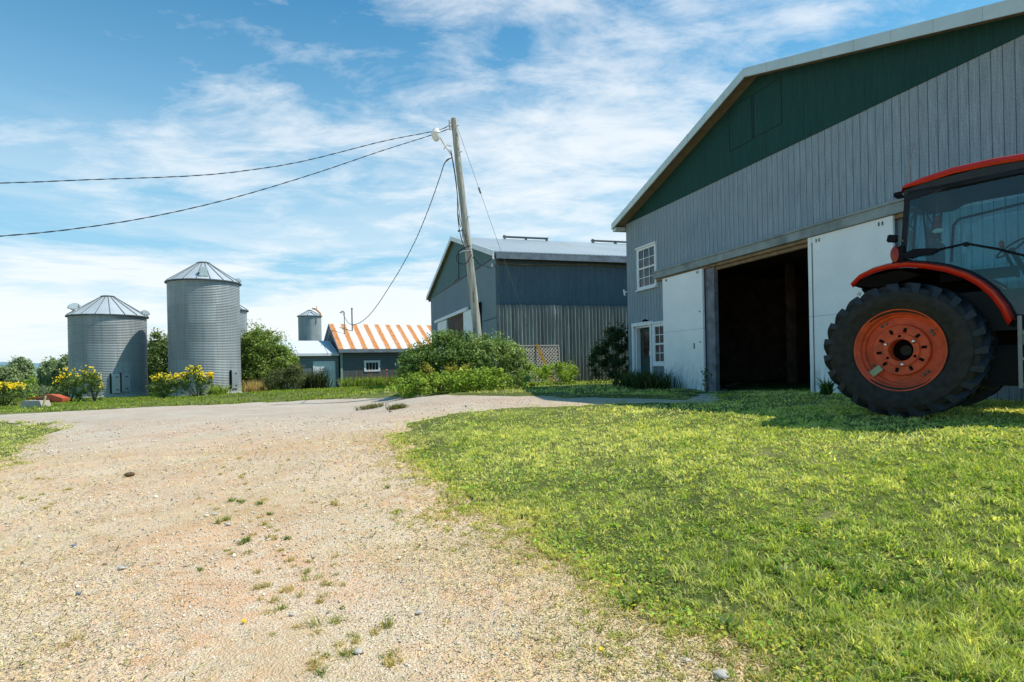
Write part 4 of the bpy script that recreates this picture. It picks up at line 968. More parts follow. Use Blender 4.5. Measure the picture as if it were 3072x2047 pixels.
gpts = [(.06,2.86),(.01,2.08),(.12,2.02),(.31,1.985),(.52,1.92),(.72,1.82),(.87,1.70),(.99,1.57),(1.09,1.40),(1.15,1.24),(1.33,1.20),(1.55,2.90)]
for yy, nm in ((.375,'door_glass'),(1.60,'side_window')):
    g = MB(); g.poly([(x,yy,z) for x, z in gpts]); o = g.build(nm, M['tglass'], cab)
MB().poly([(.02,.42,2.08),(.02,1.56,2.08),(.06,1.56,2.88),(.06,.42,2.88)]).build('rear_window', M['tglass'], cab)
MB().poly([(1.57,.42,2.9),(1.57,1.56,2.9),(1.34,1.56,1.5),(1.34,.42,1.5)]).build('windscreen', M['tglass'], cab)
sd_ = MB(); rnd = [(.26,2.10),(.29,2.62),(.36,2.70),(1.2,2.79),(1.45,2.80)]
for p, q in zip(rnd, rnd[1:]): sd_.bar((p[0],1.55,p[1]), (q[0],1.55,q[1]), .03, .03, (0,1,0))
sd_.build('inner_window_frame', M['frameblack'], cab)
hb = MB(); hb.tube([(.40,.36,2.13),(.68,.35,2.16),(1.0,.35,2.04),(1.3,.35,1.90)], .014, 8).box((.68,.36,2.15),(.05,.04,.05)); hb.build('grab_rail', M['black'], cab)
hb = MB(); hb.prism([(-.01,.30,2.12),(.12,.30,2.17),(.30,.30,2.155),(.42,.30,2.13),(.30,.30,2.08),(.02,.30,2.06)], (0,.06,0)).build('rear_work_lamp_bar', M['black'], cab)
MB().prism([(.0,.36,2.83),(.02,.36,2.92),(.30,.36,2.94),(.38,.36,2.91),(.26,.36,2.86)], (0,.02,0)).build('roof_lamp_pod', M['frameblack'], cab)
wp = MB(); wp.tube([(.08,.9,2.82),(.16,.7,2.45),(.20,.6,2.15)], .014, 6).tube([(.10,.9,2.80),(.25,.8,2.45),(.33,.75,2.30)], .008, 6).build('wiper', M['black'], cab)
st_ = MB(); st_.box((.42,1.0,1.72),(.5,.5,.16),bevel=.05).box((.20,1.0,2.05),(.14,.48,.62),bevel=.05).box((.18,1.0,2.44),(.10,.28,.18),bevel=.04).build('driver_seat', M['seat'], cab, 50)
sw = MB(); sw.tube([(1.02+.17*math.cos(a_)*.85, 1.0+.19*math.sin(a_), 2.12+.10*math.cos(a_)) for a_ in np.linspace(0, 2*PI, 25)], .014, 6).tube([(1.02,1.0,2.12),(1.2,1.0,1.7)], .03, 8).build('steering_wheel', M['black'], cab)
MB().lathe([(0,.05),(.03,.03),(.03,-.03),(0,-.05)], (1.0,.55,2.12), 'z', 12).build('lever_knob', M['redlens'], cab)
MB().tube([(1.0,.55,2.10),(1.15,.6,1.7)], .02, 6).box((.75,.62,1.78),(.8,.16,.12)).build('side_console', M['black'], cab)
MB().box((.3,.7,2.58),(.09,.04,.10),bevel=.02).box((.3,.7,2.50),(.10,.05,.06),bevel=.015).tube([(.3,.7,2.62),(.3,.7,2.82)], .006, 5).build('hanging_toy', M['redlens'], cab)
MB().box((.3,.7,2.43),(.12,.05,.05),bevel=.015).build('hanging_toy', M['lampwhite'], cab)
MB().box((.62,.99,1.30),(1.45,1.15,.5)).build('cab_floor', M['frameblack'], cab)
tl = MB(); tl.lathe([(.0,.30),(.09,.31),(.105,.35),(.105,.40)], (0,0,0), 'y', 24); o = tl.build('tail_lamp', M['amber'], TR, 40); o.location = (-.10,-.02,2.13); o.scale = (.55,1,1.15)
MB().box((-.03,.38,2.13),(.07,.13,.22),bevel=.01).build('lamp_bracket', M['black'], TR)
m_ = MB(); m_.box((0,0,0),(.12,.08,.10),bevel=.012); o = m_.build('work_lamp', M['black'], TR, 40); o.location = (-.13,.33,2.35); o.rotation_euler = (0,math.radians(12),0)
MB().tube([(-.08,.34,2.36),(-.01,.38,2.30),(-.02,.40,2.2)], .014, 6).build('lamp_arm', M['greysteel'], TR)
m_ = MB(); m_.box((-.10,.60,2.98),(.13,.16,.07),bevel=.012).tube([(.0,.6,2.96),(-.06,.6,2.97)], .02, 6); m_.build('work_lamp', M['black'], TR, 40)
MB().tube([(-.02,.5,2.98),(.10,.48,3.62)], [.011,.006], 6).box((-.03,.5,2.99),(.03,.03,.08)).build('antenna', M['greysteel'], TR)
stp = MB()
for yy in (.16,.46): stp.box((1.22,yy,.78),(.04,.03,.85))
for z in (.40,.70,1.0): stp.box((1.30,.31,z),(.16,.32,.03))
stp.build('access_steps', M['greysteel'], TR)
ch = MB(); ch.box((.6,.99,.88),(1.6,.7,.5),bevel=.05).box((2.3,.99,.80),(2.2,.5,.4),bevel=.05).tube([(0,.3,.84),(0,1.7,.84)], .12, 12).tube([(2.45,.3,.58),(2.45,1.7,.58)], .08, 10); ch.build('chassis', M['under'], TR)
hdm = MB(); hdm.box((2.5,.99,1.55),(1.9,.86,.82),bevel=.14); hdm.build('bonnet', M['orange'], TR, 45)
MB().box((3.46,.99,1.5),(.03,.7,.6),bevel=.01).build('grille', M['black'], TR)
for yy in (.72,1.26): MB().box((3.475,yy,1.72),(.02,.2,.12)).build('headlight', M['lampglass'], TR)
MB().tube([(1.5,.46,1.4),(1.5,.44,2.95)], .05, 12).build('exhaust', M['greysteel'], TR)
MB().box((.9,.55,.62),(.8,.35,.5),bevel=.05).build('fuel_tank', M['black'], TR)
MB().tube([(-.6,.7,.6),(-.1,.75,.7)], .04, 8).tube([(-.6,1.3,.6),(-.1,1.25,.7)], .04, 8).box((-.25,.99,1.1),(.3,.5,.7),bevel=.04).build('hitch', M['under'], TR)
MB().tube([(-.47,.12,1.62),(-.50,.08,1.64)], .024, 10).build('fender_reflector', M['lampwhite'], TR)

# ------------------------------------------------------------------ vegetation
def unit(v): return v/(np.linalg.norm(v, axis=-1, keepdims=True)+1e-9)
def crown(blobs, n, size, pal, aspect=.5, clump=.28, ncl=40, zmin=None, droop=0.0, hole=.25):
    """leaves gathered in clumps over the shells of several ellipsoids; blobs (cx,cy,cz,rx,ry,rz)"""
    B = np.array(blobs, float); wgt = (B[:,3]*B[:,4]+B[:,4]*B[:,5]+B[:,3]*B[:,5]); wgt /= wgt.sum()
    bi = rng.choice(len(B), ncl, p=wgt); d = unit(rng.normal(0, 1, (ncl, 3))); d[:,2] = np.abs(d[:,2])*np.where(rng.random(ncl) < .8, 1, -1)
    rad_ = rng.uniform(.55, 1.02, (ncl, 1)); cc = B[bi,:3]+d*B[bi,3:]*rad_; cs = clump*B[bi,3:].mean(1)*rng.uniform(.6, 1.4, ncl)
    tone = np.clip(rng.normal(.5, .28, ncl), 0, 1)
    ci = rng.integers(0, ncl, n); dd_ = unit(rng.normal(0, 1, (n, 3))); r_ = rng.random((n, 1))**.45
    P = cc[ci]+dd_*cs[ci][:,None]*r_*np.array([1,1,.8])
    # some loose leaves outside clumps
    lo = rng.random(n) < .20; b2 = rng.choice(len(B), n, p=wgt); d2 = unit(rng.normal(0, 1, (n, 3))); P2 = B[b2,:3]+d2*B[b2,3:]*rng.uniform(.5, 1.18, (n, 1)); P[lo] = P2[lo]
    if zmin is not None:
        gz_ = gz(P[:,0], P[:,1])+zmin; P[:,2] = np.maximum(P[:,2], gz_+rng.uniform(0, .15, n))
    nn = unit(dd_*.8+rng.normal(0, .6, (n, 3))+np.array([0,0,.55])); pal = np.array(pal)
    t = np.clip(tone[ci]*.6+rng.random(n)*.5, 0, .999)*(len(pal)-1); i0 = t.astype(int); f = (t-i0)[:,None]
    c = pal[i0]*(1-f)+pal[np.minimum(i0+1, len(pal)-1)]*f
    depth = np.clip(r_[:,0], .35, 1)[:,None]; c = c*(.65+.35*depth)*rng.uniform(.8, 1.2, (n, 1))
    return leaves(P, nn, size*rng.uniform(.6, 1.35, n), aspect, c), cc
def twigs(base, tips, r0, mat, name, par, k=10):
    m_ = MB(); base = Vector(base); tips = [Vector(t) for t in tips]; sel = random.sample(tips, min(k, len(tips)))
    for t in sel:
        mid = base.lerp(t, .5)+Vector((random.uniform(-.1,.1), random.uniform(-.1,.1), .08))*(t-base).length; m_.tube([base+Vector((random.uniform(-1,1)*r0, random.uniform(-1,1)*r0, -.1)), mid, t], [r0, r0*.6, r0*.2], 5)
    return m_.build(name, mat, par, 60)
def shrub(name, label, cat, blobs, n, size, pal, group=None, aspect=.5, ncl=50, mat='leaf', clump=.28, bark=True, zmin=0.0, trunk=None, leafname='foliage', k=10):
    b0 = blobs[0]; bx = sum(b[0] for b in blobs)/len(blobs); by = sum(b[1] for b in blobs)/len(blobs); base = Vector((bx, by, g1(bx, by)))
    e = empty(name, base); tag(e, label, cat, group)
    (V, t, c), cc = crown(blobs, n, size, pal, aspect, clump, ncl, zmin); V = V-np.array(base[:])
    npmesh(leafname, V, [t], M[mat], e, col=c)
    if bark:
        tips = [Vector(p)-base for p in cc]
        if trunk:
            m_ = MB(); top = Vector((random.uniform(-.1,.1), 0, trunk[1])); m_.tube([(0,0,-.3), top*.5+Vector((.05,.03,0)), top], [trunk[0]*1.2, trunk[0], trunk[0]*.7], 8)
            for tp in random.sample(tips, min(k, len(tips))): m_.tube([top, top.lerp(tp, .5)+Vector((0,0,-.05)), tp], [trunk[0]*.5, trunk[0]*.3, .015], 5)
            m_.build('trunk', M['bark'], e, 60)
        else: twigs((0,0,0), tips, .02, M['bark'], 'stems', e, k)
    return e
G_SHRUB = [(.04,.085,.022),(.09,.17,.04),(.18,.28,.08),(.34,.44,.18)]
G_YEL = [(.12,.22,.03),(.27,.40,.06),(.46,.56,.12)]
G_DARK = [(.012,.03,.012),(.03,.065,.022),(.07,.11,.04)]
G_TREE = [(.09,.15,.04),(.20,.29,.07),(.38,.46,.14)]
def gb(px, Y, dz, rx, ry, rz):   # blob centred at pixel column px, depth Y, height dz above the ground
    a, _ = ab(px, 1120); x = a*Y; return (x, Y, g1(x, Y)+dz, rx, ry, rz)
Yp = 21.0
shrub('rose_bush', 'tallest dark green bush in front of the far barn, left of the pole', 'bush', [gb(1330,21.2,1.0,1.15,.9,1.0), gb(1260,21.3,.8,.75,.7,.8), gb(1405,21.0,1.05,.65,.7,.9), gb(1350,21.0,1.65,.4,.4,.45), gb(1230,21,.7,.5,.6,.7), gb(1370,20.6,.8,.7,.6,.8)], 30000, .085, G_SHRUB, ncl=230, clump=.26)
shrub('rose_bush', 'rounded green bush right of the pole foot', 'bush', [gb(1480,21.0,.95,.8,.7,1.0), gb(1545,21.0,.7,.55,.6,.8), gb(1435,20.8,.8,.5,.6,.8)], 20000, .08, G_SHRUB[1:]+[(.42,.52,.18)], ncl=150, clump=.26)
shrub('creeper', 'yellow green leafy growth along the foot of the tall bush', 'creeper', [gb(1240,19.6,.30,.7,.5,.45), gb(1320,19.4,.28,.9,.5,.42), gb(1420,19.5,.32,.9,.5,.42), gb(1480,19.9,.3,.6,.5,.40)], 9000, .075, G_YEL, ncl=90, bark=False, clump=.3, aspect=.6)
shrub('creeper', 'low yellow green creeper in front of the lattice panel', 'creeper', [gb(1600,23.2,.35,.7,.6,.5), gb(1660,24.0,.40,.6,.5,.55), gb(1560,22.2,.25,.5,.5,.4), gb(1710,24.5,.3,.4,.4,.6)], 6500, .08, G_YEL, ncl=60, bark=False, clump=.3, aspect=.6)
shrub('rust_tinged_weed', 'reddish yellow weeds at the front of the tall bush', 'weed', [gb(1275,19.7,.7,.25,.3,.35), gb(1350,19.7,.65,.3,.3,.35), gb(1400,19.8,.65,.2,.3,.3)], 1500, .06, [(.2,.24,.05),(.40,.38,.08),(.42,.28,.09)], ncl=26, bark=False)
shrub('lilac_bush', 'dark leafy shrub at the left corner of the green gabled barn', 'bush', [gb(1845,22.2,1.25,.55,.6,1.0), gb(1800,22.4,.8,.45,.5,.8), gb(1875,21.9,1.8,.3,.4,.5), gb(1860,21.8,.6,.4,.5,.6)], 8000, .085, G_DARK, ncl=60, clump=.26)
def tuft(name, label, cat, x, y, n, h, w_, cols, spread, group=None, mat='grass', lean=(.3,.9)):
    e_x = x+rng.normal(0, spread*.5, n); e_y = y+rng.normal(0, spread*.5, n); pal = np.array(cols); c = pal[rng.integers(0, len(pal), n)]*rng.uniform(.75, 1.2, (n, 1))
    V, q_, t_, C = blades(e_x, e_y, h*rng.uniform(.5, 1.2, n), w_*rng.uniform(.7, 1.3, n), rng.uniform(*lean, n), c, .0)
    b = np.array([x, y, g1(x, y)]); o = npmesh(name, V-b, [q_, t_], M[mat], col=C); o.location = b; return tag(o, label, cat, group)
for i, (px, Y, lab) in enumerate(((1925,18.9,'dark long leaved plant clump under the green door'),(1965,18.2,'dark long leaved plant clump under the lower barn window'),(1893,20.0,'spiky dark plant clump at the left foot of the white door frame'))):
    a, _ = ab(px, 1150); tuft('daylily_clump', lab, 'plant', a*Y, Y, 260, .62, .03, [(.02,.05,.015),(.05,.09,.03),(.12,.12,.05)], .5)
a, _ = ab(2120, 1170); shrub('sapling', 'small leafy sapling against the cut white sliding door', 'sapling', [(a*16.4,16.4,g1(a*16.4,16.4)+.4,.16,.12,.38)], 90, .07, G_SHRUB, ncl=10, k=4)
a, _ = ab(2478, 1180); tuft('broadleaf_weed', 'broad leaved weed at the foot of the wide sliding door', 'weed', a*12.2, 12.2, 40, .38, .07, [(.05,.11,.04),(.08,.15,.05)], .12)
# daylily bed before the shed
for i in range(9):
    lx = .25+i*.95; p = Vector((-12.99,47,0))+Matrix.Rotation(SHY,3,'Z')@Vector((lx,-.9-.15*(i%2),0))
    tuft('daylily_clump', 'green daylily clump in the row along the shed wall', 'plant', p.x, p.y, 240, .85, .05, [(.12,.2,.04),(.22,.32,.07),(.33,.40,.12)], .62, 'daylilies along the shed')
for i in range(7):
    lx = .9+i*1.15; p = Vector((-12.99,47,0))+Matrix.Rotation(SHY,3,'Z')@Vector((lx,-.45,0))
    tuft('seed_stalks', 'dry brown seed stalks standing behind the daylilies', 'plant', p.x, p.y, 46, 1.45, .028, [(.24,.13,.07),(.32,.2,.11),(.16,.09,.05)], .8, 'dry stalks along the shed', lean=(.02,.18))
p = at(1160, 1111, 45.4); m_ = MB(); m_.lathe([(0,.07),(.09,.04),(.06,-.03),(0,-.05)], (0,0,0), n=8).tube([(0,0,-.05),(0,0,-.9)], .012, 5); o = m_.build('daylily_flower', plain('coral petals', lin(230,120,100), .6, bump=0)); o.location = p; tag(o, 'single coral lily flower below the shed window', 'flower')
# shrubs left of the shed
shrub('willow_tree', 'bushy bright green tree right of the grain bins', 'tree', [gb(800,43.5,2.3,1.9,1.5,2.0), gb(768,43.5,1.9,1.0,1.2,2.9), gb(850,43.8,1.8,1.0,1.2,1.5), gb(790,43,1.0,1.6,1.3,1.0), gb(840,43,1.2,1.0,1.3,1.3), gb(770,43.2,3.0,.9,1,1.6)], 30000, .19, G_TREE, ncl=230, aspect=.38, clump=.25, trunk=(.14,1.2))
shrub('grey_shrub', 'grey green thorny shrub beside the annex door', 'bush', [gb(850,39.5,.75,1.0,.9,.75), gb(885,39.5,1.0,.6,.8,.85), gb(820,39.5,.5,.8,.8,.6)], 14000, .10, [(.06,.085,.04),(.13,.16,.07),(.27,.28,.14)], ncl=120, aspect=.35)
for px, lab in ((925,'dark spiky shrub left of the annex door'),(955,'dark spiky shrub partly covering the annex door')):
    a, _ = ab(px, 1150); tuft('spiky_shrub', lab, 'bush', a*42.5, 42.5, 260, 1.45, .06, [(.015,.03,.018),(.04,.06,.03),(.09,.1,.05)], .75, lean=(.15,.8))
shrub('willow_tree', 'green tree showing between the two left grain bins', 'tree', [gb(475,50,2.6,1.7,1.4,2.6), gb(500,51,3.2,1.0,1.2,1.9), gb(452,50,1.6,1.3,1.2,1.7)], 18000, .22, [(.05,.09,.03),(.12,.18,.06),(.26,.33,.12)], ncl=150, aspect=.38, trunk=(.15,1.4))
a, _ = ab(760, 1160)
for i, px in enumerate((752,765,780)):
    a, _ = ab(px, 1170); tuft('dry_grass_clump', 'tan dry grass clump right of the tall grain bin', 'grass clump', a*41.5, 41.5, 200, .85, .03, [(.5,.38,.2),(.62,.5,.3)], .8, 'tan dry grass by the bins', lean=(.05,.4))
a, _ = ab(655, 1185); tuft('lily_clump', 'pale green strap leaved clump at the foot of the tall grain bin', 'plant', a*35.5, 35.5, 220, .75, .05, [(.2,.3,.05),(.38,.42,.1)], .55)
# yellow flower clumps
def flowers(label, pxs, Y, top, nleaf, nfl, rx=.5):
    blobs = [gb(px, Y, hgt*.5, r, r, hgt*.5) for px, hgt, r in pxs]
    e = shrub('coneflower_clump', label, 'flowers', blobs, nleaf, .10, [(.05,.10,.03),(.12,.20,.05),(.28,.36,.12)], ncl=80, aspect=.35, bark=True, k=16)
    P = []
    for _ in range(nfl):
        b = random.choice(blobs); a_ = random.uniform(0, 2*PI); r = random.random()**.5; x = b[0]+math.cos(a_)*r*b[3]; y = b[1]+math.sin(a_)*r*b[4]
        P.append((x, y, g1(x, y)+ (b[2]-g1(b[0], b[1]))*2*random.uniform(.82, 1.10)-.12*r))
    P = np.array(P)-np.array(e.location[:]); n = len(P); Vs, Ts, Cs = [], [], []
    Nn = unit(rng.normal(0, .5, (n, 3))+np.array([.5,-.6,.5]))
    for k in range(3):
        V, t, c = leaves(P+rng.normal(0, .01, (n, 3)), unit(Nn+rng.normal(0, .35, (n, 3))), .085*rng.uniform(.7, 1.2, n), .85, np.array([(.88,.70,.03)])*rng.uniform(.8, 1.1, (n, 1))); Vs.append(V); Ts.append(t+k*len(V)); Cs.append(c)
    npmesh('blooms', np.vstack(Vs), [np.vstack(Ts)], M['petal'], e, col=np.vstack(Cs)); return e
flowers('tall yellow coneflowers left of the short grain bin', [(180,1.35,.42),(205,1.75,.45),(235,1.35,.42)], 33.5, 1.7, 4200, 90)
flowers('tall yellow coneflowers in front of the short grain bin', [(262,1.85,.38),(285,1.55,.34),(298,1.05,.22)], 33.2, 1.7, 3200, 70)
flowers('yellow coneflowers left of the tall grain bin', [(468,1.30,.40),(492,1.42,.40),(515,1.3,.35)], 34.2, 1.4, 3600, 110)
flowers('densest clump of yellow coneflowers at the foot of the tall grain bin', [(545,1.4,.42),(580,1.75,.50),(608,1.35,.40),(632,1.35,.14)], 34.6, 1.8, 5200, 260)
flowers('yellow coneflowers at the far left edge', [(-20,1.15,.6),(15,1.2,.55),(45,1.15,.42)], 31.5, 1.2, 4200, 260)
a, _ = ab(96, 1180); shrub('mullein', 'pale green weed behind the orange implement', 'weed', [(a*36,36,g1(a*36,36)+.75,.35,.35,.75)], 900, .10, G_YEL, ncl=24, k=5)
# background trees
BG = [(12,62,4.2,2.6,'hazy green tree at the far left edge'),(55,66,6.2,2.6,'tallest of the distant trees at the far left'),(150,60,4.2,1.7,'rounded distant tree left of the short grain bin'),(178,58,3.6,1.9,'distant tree just behind the coneflowers'),(203,57,4.4,1.6,'narrow distant tree touching the short grain bin'),(-40,64,4.4,2.6,'distant tree beyond the left edge'),(250,66,3.4,2.6,'tree hidden behind the short grain bin')]
for px, Y, hgt, wd_, lab in BG:
    a, _ = ab(px, 1120); x = a*Y; z0 = g1(x, Y)
    topz = EYE+{12:.45,55:1.45,150:1.1,178:.75,203:1.35,-40:.8,250:.2}[px]*1.0+.55
    hgt = topz-z0; bl = [(x, Y, z0+hgt*.55, wd_*.55, wd_*.5, hgt*.42), (x-wd_*.3, Y+.3, z0+hgt*.36, wd_*.45, wd_*.4, hgt*.3), (x+wd_*.3, Y-.3, z0+hgt*.4, wd_*.42, wd_*.4, hgt*.32), (x+wd_*.1, Y, z0+hgt*.76, wd_*.34, wd_*.3, hgt*.22)]
    shrub('broadleaf_tree', lab, 'tree', bl, 12000, .22, [(.13,.18,.11),(.23,.30,.17),(.38,.45,.26)], ncl=120, trunk=(.12, hgt*.35), aspect=.5, clump=.26)  # distance haze is mixed into these pale leaf colours
# low brush in the field behind, far forest on the hills
def strip(name, label, n, pxr, Yr, hr, size, pal, kind='stuff'):
    px = rng.uniform(*pxr, n); Y = rng.uniform(*Yr, n); A = (px-PX)/F_PX; x = A*Y; z = gz(x, Y); k = .5+.5*wob(x/6, Y/9, 1); P = np.stack([x, Y, z+rng.random(n)*(hr[0]+(hr[1]-hr[0])*np.clip(k, 0, 1))], -1)
    nn = unit(rng.normal(0, .7, (n, 3))+np.array([.2,-.3,.6])); c = np.array(pal)[rng.integers(0, len(pal), n)]*rng.uniform(.7, 1.2, (n, 1)); V, t, C = leaves(P, nn, size*rng.uniform(.6, 1.4, n), .7, c)
    return tag(npmesh(name, V, [t], M['leaf'], col=C), label, 'undergrowth', kind=kind)
strip('undergrowth', 'tangled low undergrowth beyond the grain bins', 38000, (-300,1100), (48,72), (.5,2.3), .24, [(.07,.10,.06),(.12,.16,.09),(.19,.23,.13)])
# hills
hx = np.linspace(-2600, 2600, 120); V, F = [], []
hh_ = 46+12*np.sin(hx/430+1)+7*np.sin(hx/150); hh_ += 6*np.sin(hx/61+2)
for i, x in enumerate(hx):
    y0 = 2300
    V += [(x, y0-900, -14), (x, y0-500, hh_[i]*.35), (x, y0, hh_[i]), (x, y0+400, hh_[i]*.8)]
I = np.arange(len(V)).reshape(-1, 4); F = np.concatenate([np.stack([I[:-1,j], I[1:,j], I[1:,j+1], I[:-1,j+1]], -1) for j in range(3)])
hm = N('hazy forested hills'); c = hm.ramp(hm.noise(.01, 8, .7), [(.35, lin(92,124,140)), (.65, lin(128,154,158))]); hm.col(c); hm.set(1, 0, 0)
tag(npmesh('hills', V, [F], hm.m, smooth=True), 'low hazy forested hills on the horizon', 'hill', kind='structure')
x = rng.uniform(-700, 100, 9000); y = rng.uniform(230, 620, 9000); z = gz(x, y); P = np.stack([x, y, z+rng.random(9000)*6.5*(.7+.3*wob(x/40, y/40, 1))], -1)
V, t, C = leaves(P, unit(rng.normal(0, .6, (9000, 3))+np.array([.2,-.4,.6])), 5.0*rng.uniform(.6, 1.3, 9000), .7, np.array([(.10,.15,.12)])*rng.uniform(.6, 1.3, (9000, 1)))
tag(npmesh('distant_woodland', V, [t], M['leaf'], col=C), 'distant hazy woodland in the valley', 'woodland', kind='stuff')

# ------------------------------------------------------------------ orange implement, bucket, plank
g0 = ground(115, 1216); g0 = at(115, 1205, 29.0); gb_ = g1(g0.x, 29)
im = empty('orange_implement', (g0.x+.25, 29, gb_)); tag(im, 'faded orange farm implement lying by the coneflowers', 'farm implement')
m_ = MB(); m_.box((.0,0,.30),(1.3,.08,.10)).box((-.1,.5,.30),(1.2,.08,.09)); m_.bar((-.95,.2,.42),(.3,.2,.46),.07,.07).bar((.1,.1,.42),(.95,.0,.30),.16,.12).bar((-.6,.3,.2),(-.5,.3,.55),.06,.06); m_.build('frame', M['rustorange'], im)
MB().prism([(.05,-.1,.30),(.15,-.1,.62),(.45,-.1,.60),(.95,-.1,.42),(.95,-.1,.30)], (0,.5,0)).build('hood', M['rustorange'], im)
MB().tube([(-.55,-.1,.12),(-.55,.3,.12)], .16, 14).tube([(-.3,0,.3),(-.3,.4,.3)], .10, 12).build('roller', M['black'], im)
bk = MB(); bk.prism([(-.50,0,0),(-.42,0,.36),(.40,0,.36),(.52,0,.04)], (0,.6,0)); bo = bk.build('loader_bucket', M['palepaint']); p = at(92, 1205, 28.2); bo.location = (p.x, 28.2, g1(p.x, 28.2)-.02); tag(bo, 'pale scuffed steel bucket on the grass before the orange implement', 'bucket')
m_ = MB(); m_.bar((0,0,0),(.16,-.02,.52),.07,.04); o = m_.build('wood_offcut', M['palewood']); p = at(128, 1215, 28.1); o.location = (p.x, 28.1, g1(p.x, 28.1)); tag(o, 'pale wooden offcut propped against the orange implement', 'plank')
p = at(748, 1183, 38); m_ = MB().box((0,0,.06),(1.1,.3,.12)); o = m_.build('concrete_kerb', M['concrete']); o.location = (p.x, 38, g1(p.x, 38)); tag(o, 'pale concrete slab at the right foot of the tall grain bin', 'slab')

# ------------------------------------------------------------------ weeds and odd bits on the yard
sx = 1536/2353.0
def gp(u, v): return ground(u*sx, 1400+v*sx)
W = [(1100,165,.10,.30,0),(1040,250,.12,.16,1),(1115,355,.10,.16,0),(1150,392,.05,.22,1),(1240,222,.07,.10,0),(1320,335,.06,.09,0),(1420,440,.05,.16,1),(1395,508,.05,.16,1),(920,478,.08,.12,0),(1185,560,.09,.20,2),(1390,595,.08,.30,2),(1270,295,.05,.22,2),(1540,500,.07,.10,0),(1570,548,.05,.12,1),(1545,720,.11,.15,1),(1780,740,.12,.13,0),(1560,830,.07,.22,2),(1600,880,.06,.20,0),(1640,800,.06,.12,1),(1480,965,.09,.13,0),(350,795,.06,.16,2),(100,912,.05,.05,0),(1885,360,.06,.14,1),(1550,180,.07,.14,2),(1780,100,.06,.06,0),(1370,60,.06,.10,2),(1125,38,.06,.10,2),(100,150,.07,.30,1),(240,175,.06,.24,2),(310,108,.06,.20,2),(180,58,.07,.25,2),(1840,895,.05,.16,2),(2060,715,.03,.10,2)]
LB = ['dark green weed tuft sprouting from the gravel', 'pale green weed tuft sprouting from the gravel', 'yellowed grass tuft sprouting from the gravel']
for i, (u, v, hh2, spd, kd) in enumerate(W):
    p0 = gp(u, v); cols = [[(.16,.22,.07),(.28,.33,.11)], [(.28,.31,.11),(.42,.41,.19)], [(.42,.36,.17),(.55,.47,.27)]][kd]
    for j in range(max(1, int(spd/.07))):
        dx, dy = (0, 0) if j == 0 else (random.gauss(0, spd*.55), random.gauss(0, spd*.45)); x_, y_ = p0.x+dx, p0.y+dy; s_ = random.uniform(.02, .035)
        tuft('weed_tuft', LB[kd], 'weed', x_, y_, random.randint(18, 40), hh2*random.uniform(.35, .8), .005 if y_ < 5 else .008, cols, s_*1.25, LB[kd], lean=(.85,1.42))
for i in range(60):
    v_ = random.uniform(-60, 960); u_ = random.gauss(1080+.50*max(v_, 0), 150); kd = random.choice((1,2,2,2)); q0 = gp(u_, v_)
    tuft('weed_tuft', LB[kd], 'weed', q0.x, q0.y, random.randint(14, 40), random.uniform(.02, .05), .006, [[(.24,.30,.09),(.38,.40,.16)], [(.44,.36,.16),(.56,.46,.25)]][kd-1], random.uniform(.015,.04), LB[kd], lean=(.7,1.4))
m2 = [(870,1395,.13),(900,1398,.09),(940,1400,.09),(1150,1313,.2)]
for (x, y, r), lab in zip([(1110,1226,.35),(1190,1227,.22)], ('dark grass clod on the far gravel, larger of two','dark grass clod on the far gravel, smaller of two')):
    p = ground(x, y); tuft('grass_clod', lab, 'clod', p.x, p.y, 220, .14, .02, [(.12,.14,.05),(.22,.2,.1)], r, lean=(.4,1.2))
def rock(label, u, v, s, mat, src=None, name='stone', cat='stone'):
    p = ground(u, v) if src else gp(u, v); bm = bmesh.new(); bmesh.ops.create_icosphere(bm, subdivisions=2, radius=1); r_ = random.Random(int(u))
    for vv in bm.verts: vv.co *= r_.uniform(.82, 1.15); vv.co = Vector((vv.co.x*s*1.3, vv.co.y*s, vv.co.z*s*.6))
    m_ = MB(); m_.bm.free(); m_.bm = bm; o = m_.build(name, mat, None, 50); o.location = (p.x, p.y, p.z+s*.25+(.01)); return tag(o, label, cat)
rock('brown dung clod on the upper left of the gravel', 595, 45, .055, plain('brown clod', lin(96,76,52), .95, bump=.8), name='clod', cat='clod')
rock('pale stone lying beside the weeds low on the gravel', 1340, 690, .014, M['rock']); rock('pinkish stone beside the narrow weed tuft', 1050, 272, .020, M['rock']); rock('cream stone left of the weed tufts', 560, 475, .022, M['rock'])
rock('flat pale stone by the upper weed', 985, 225, .022, M['rock']); rock('white stone low in the middle of the gravel', 1650, 862, .022, M['rock']); rock('pale stone near the red soil patch', 1925, 680, .018, M['rock'])
rock('dark blue grey pebble on the left gravel', 340, 370, .018, plain('blue grey pebble', (.2,.22,.25), .8)); rock('small blue grey pebble nearer the left edge', 360, 590, .015, plain('blue grey pebble', (.2,.22,.25), .8))
rock('large whitish stone at the bottom edge beside the lawn', 2165, 2035, .032, M['rock'], 1); rock('white stone nestled in the lawn', 1970, 1551, .028, M['whitepaint'], 1); rock('pale stone where lawn meets gravel at the bottom', 2060, 1990, .016, M['rock'], 1)
for (x, y), lab in zip(((1803,1961),(2774,1773),(732,1875)), ('yellow dandelion head on the gravel by the lawn','yellow dandelion head in the right of the lawn','small yellow petal on the bare gravel')):
    p = ground(x, y); m_ = MB(); m_.lathe([(0,.006),(.010,.008),(.014,.0),(.004,-.006)], (0,0,0), n=10).tube([(0,0,-.03),(0,0,0)], .002, 5); o = m_.build('dandelion', plain('dandelion yellow', (.85,.55,.02), .6, bump=0)); o.location = (p.x, p.y, p.z+(.045 if x > 2000 else .022)); o.rotation_euler = (.5,0,0); tag(o, lab, 'flower')
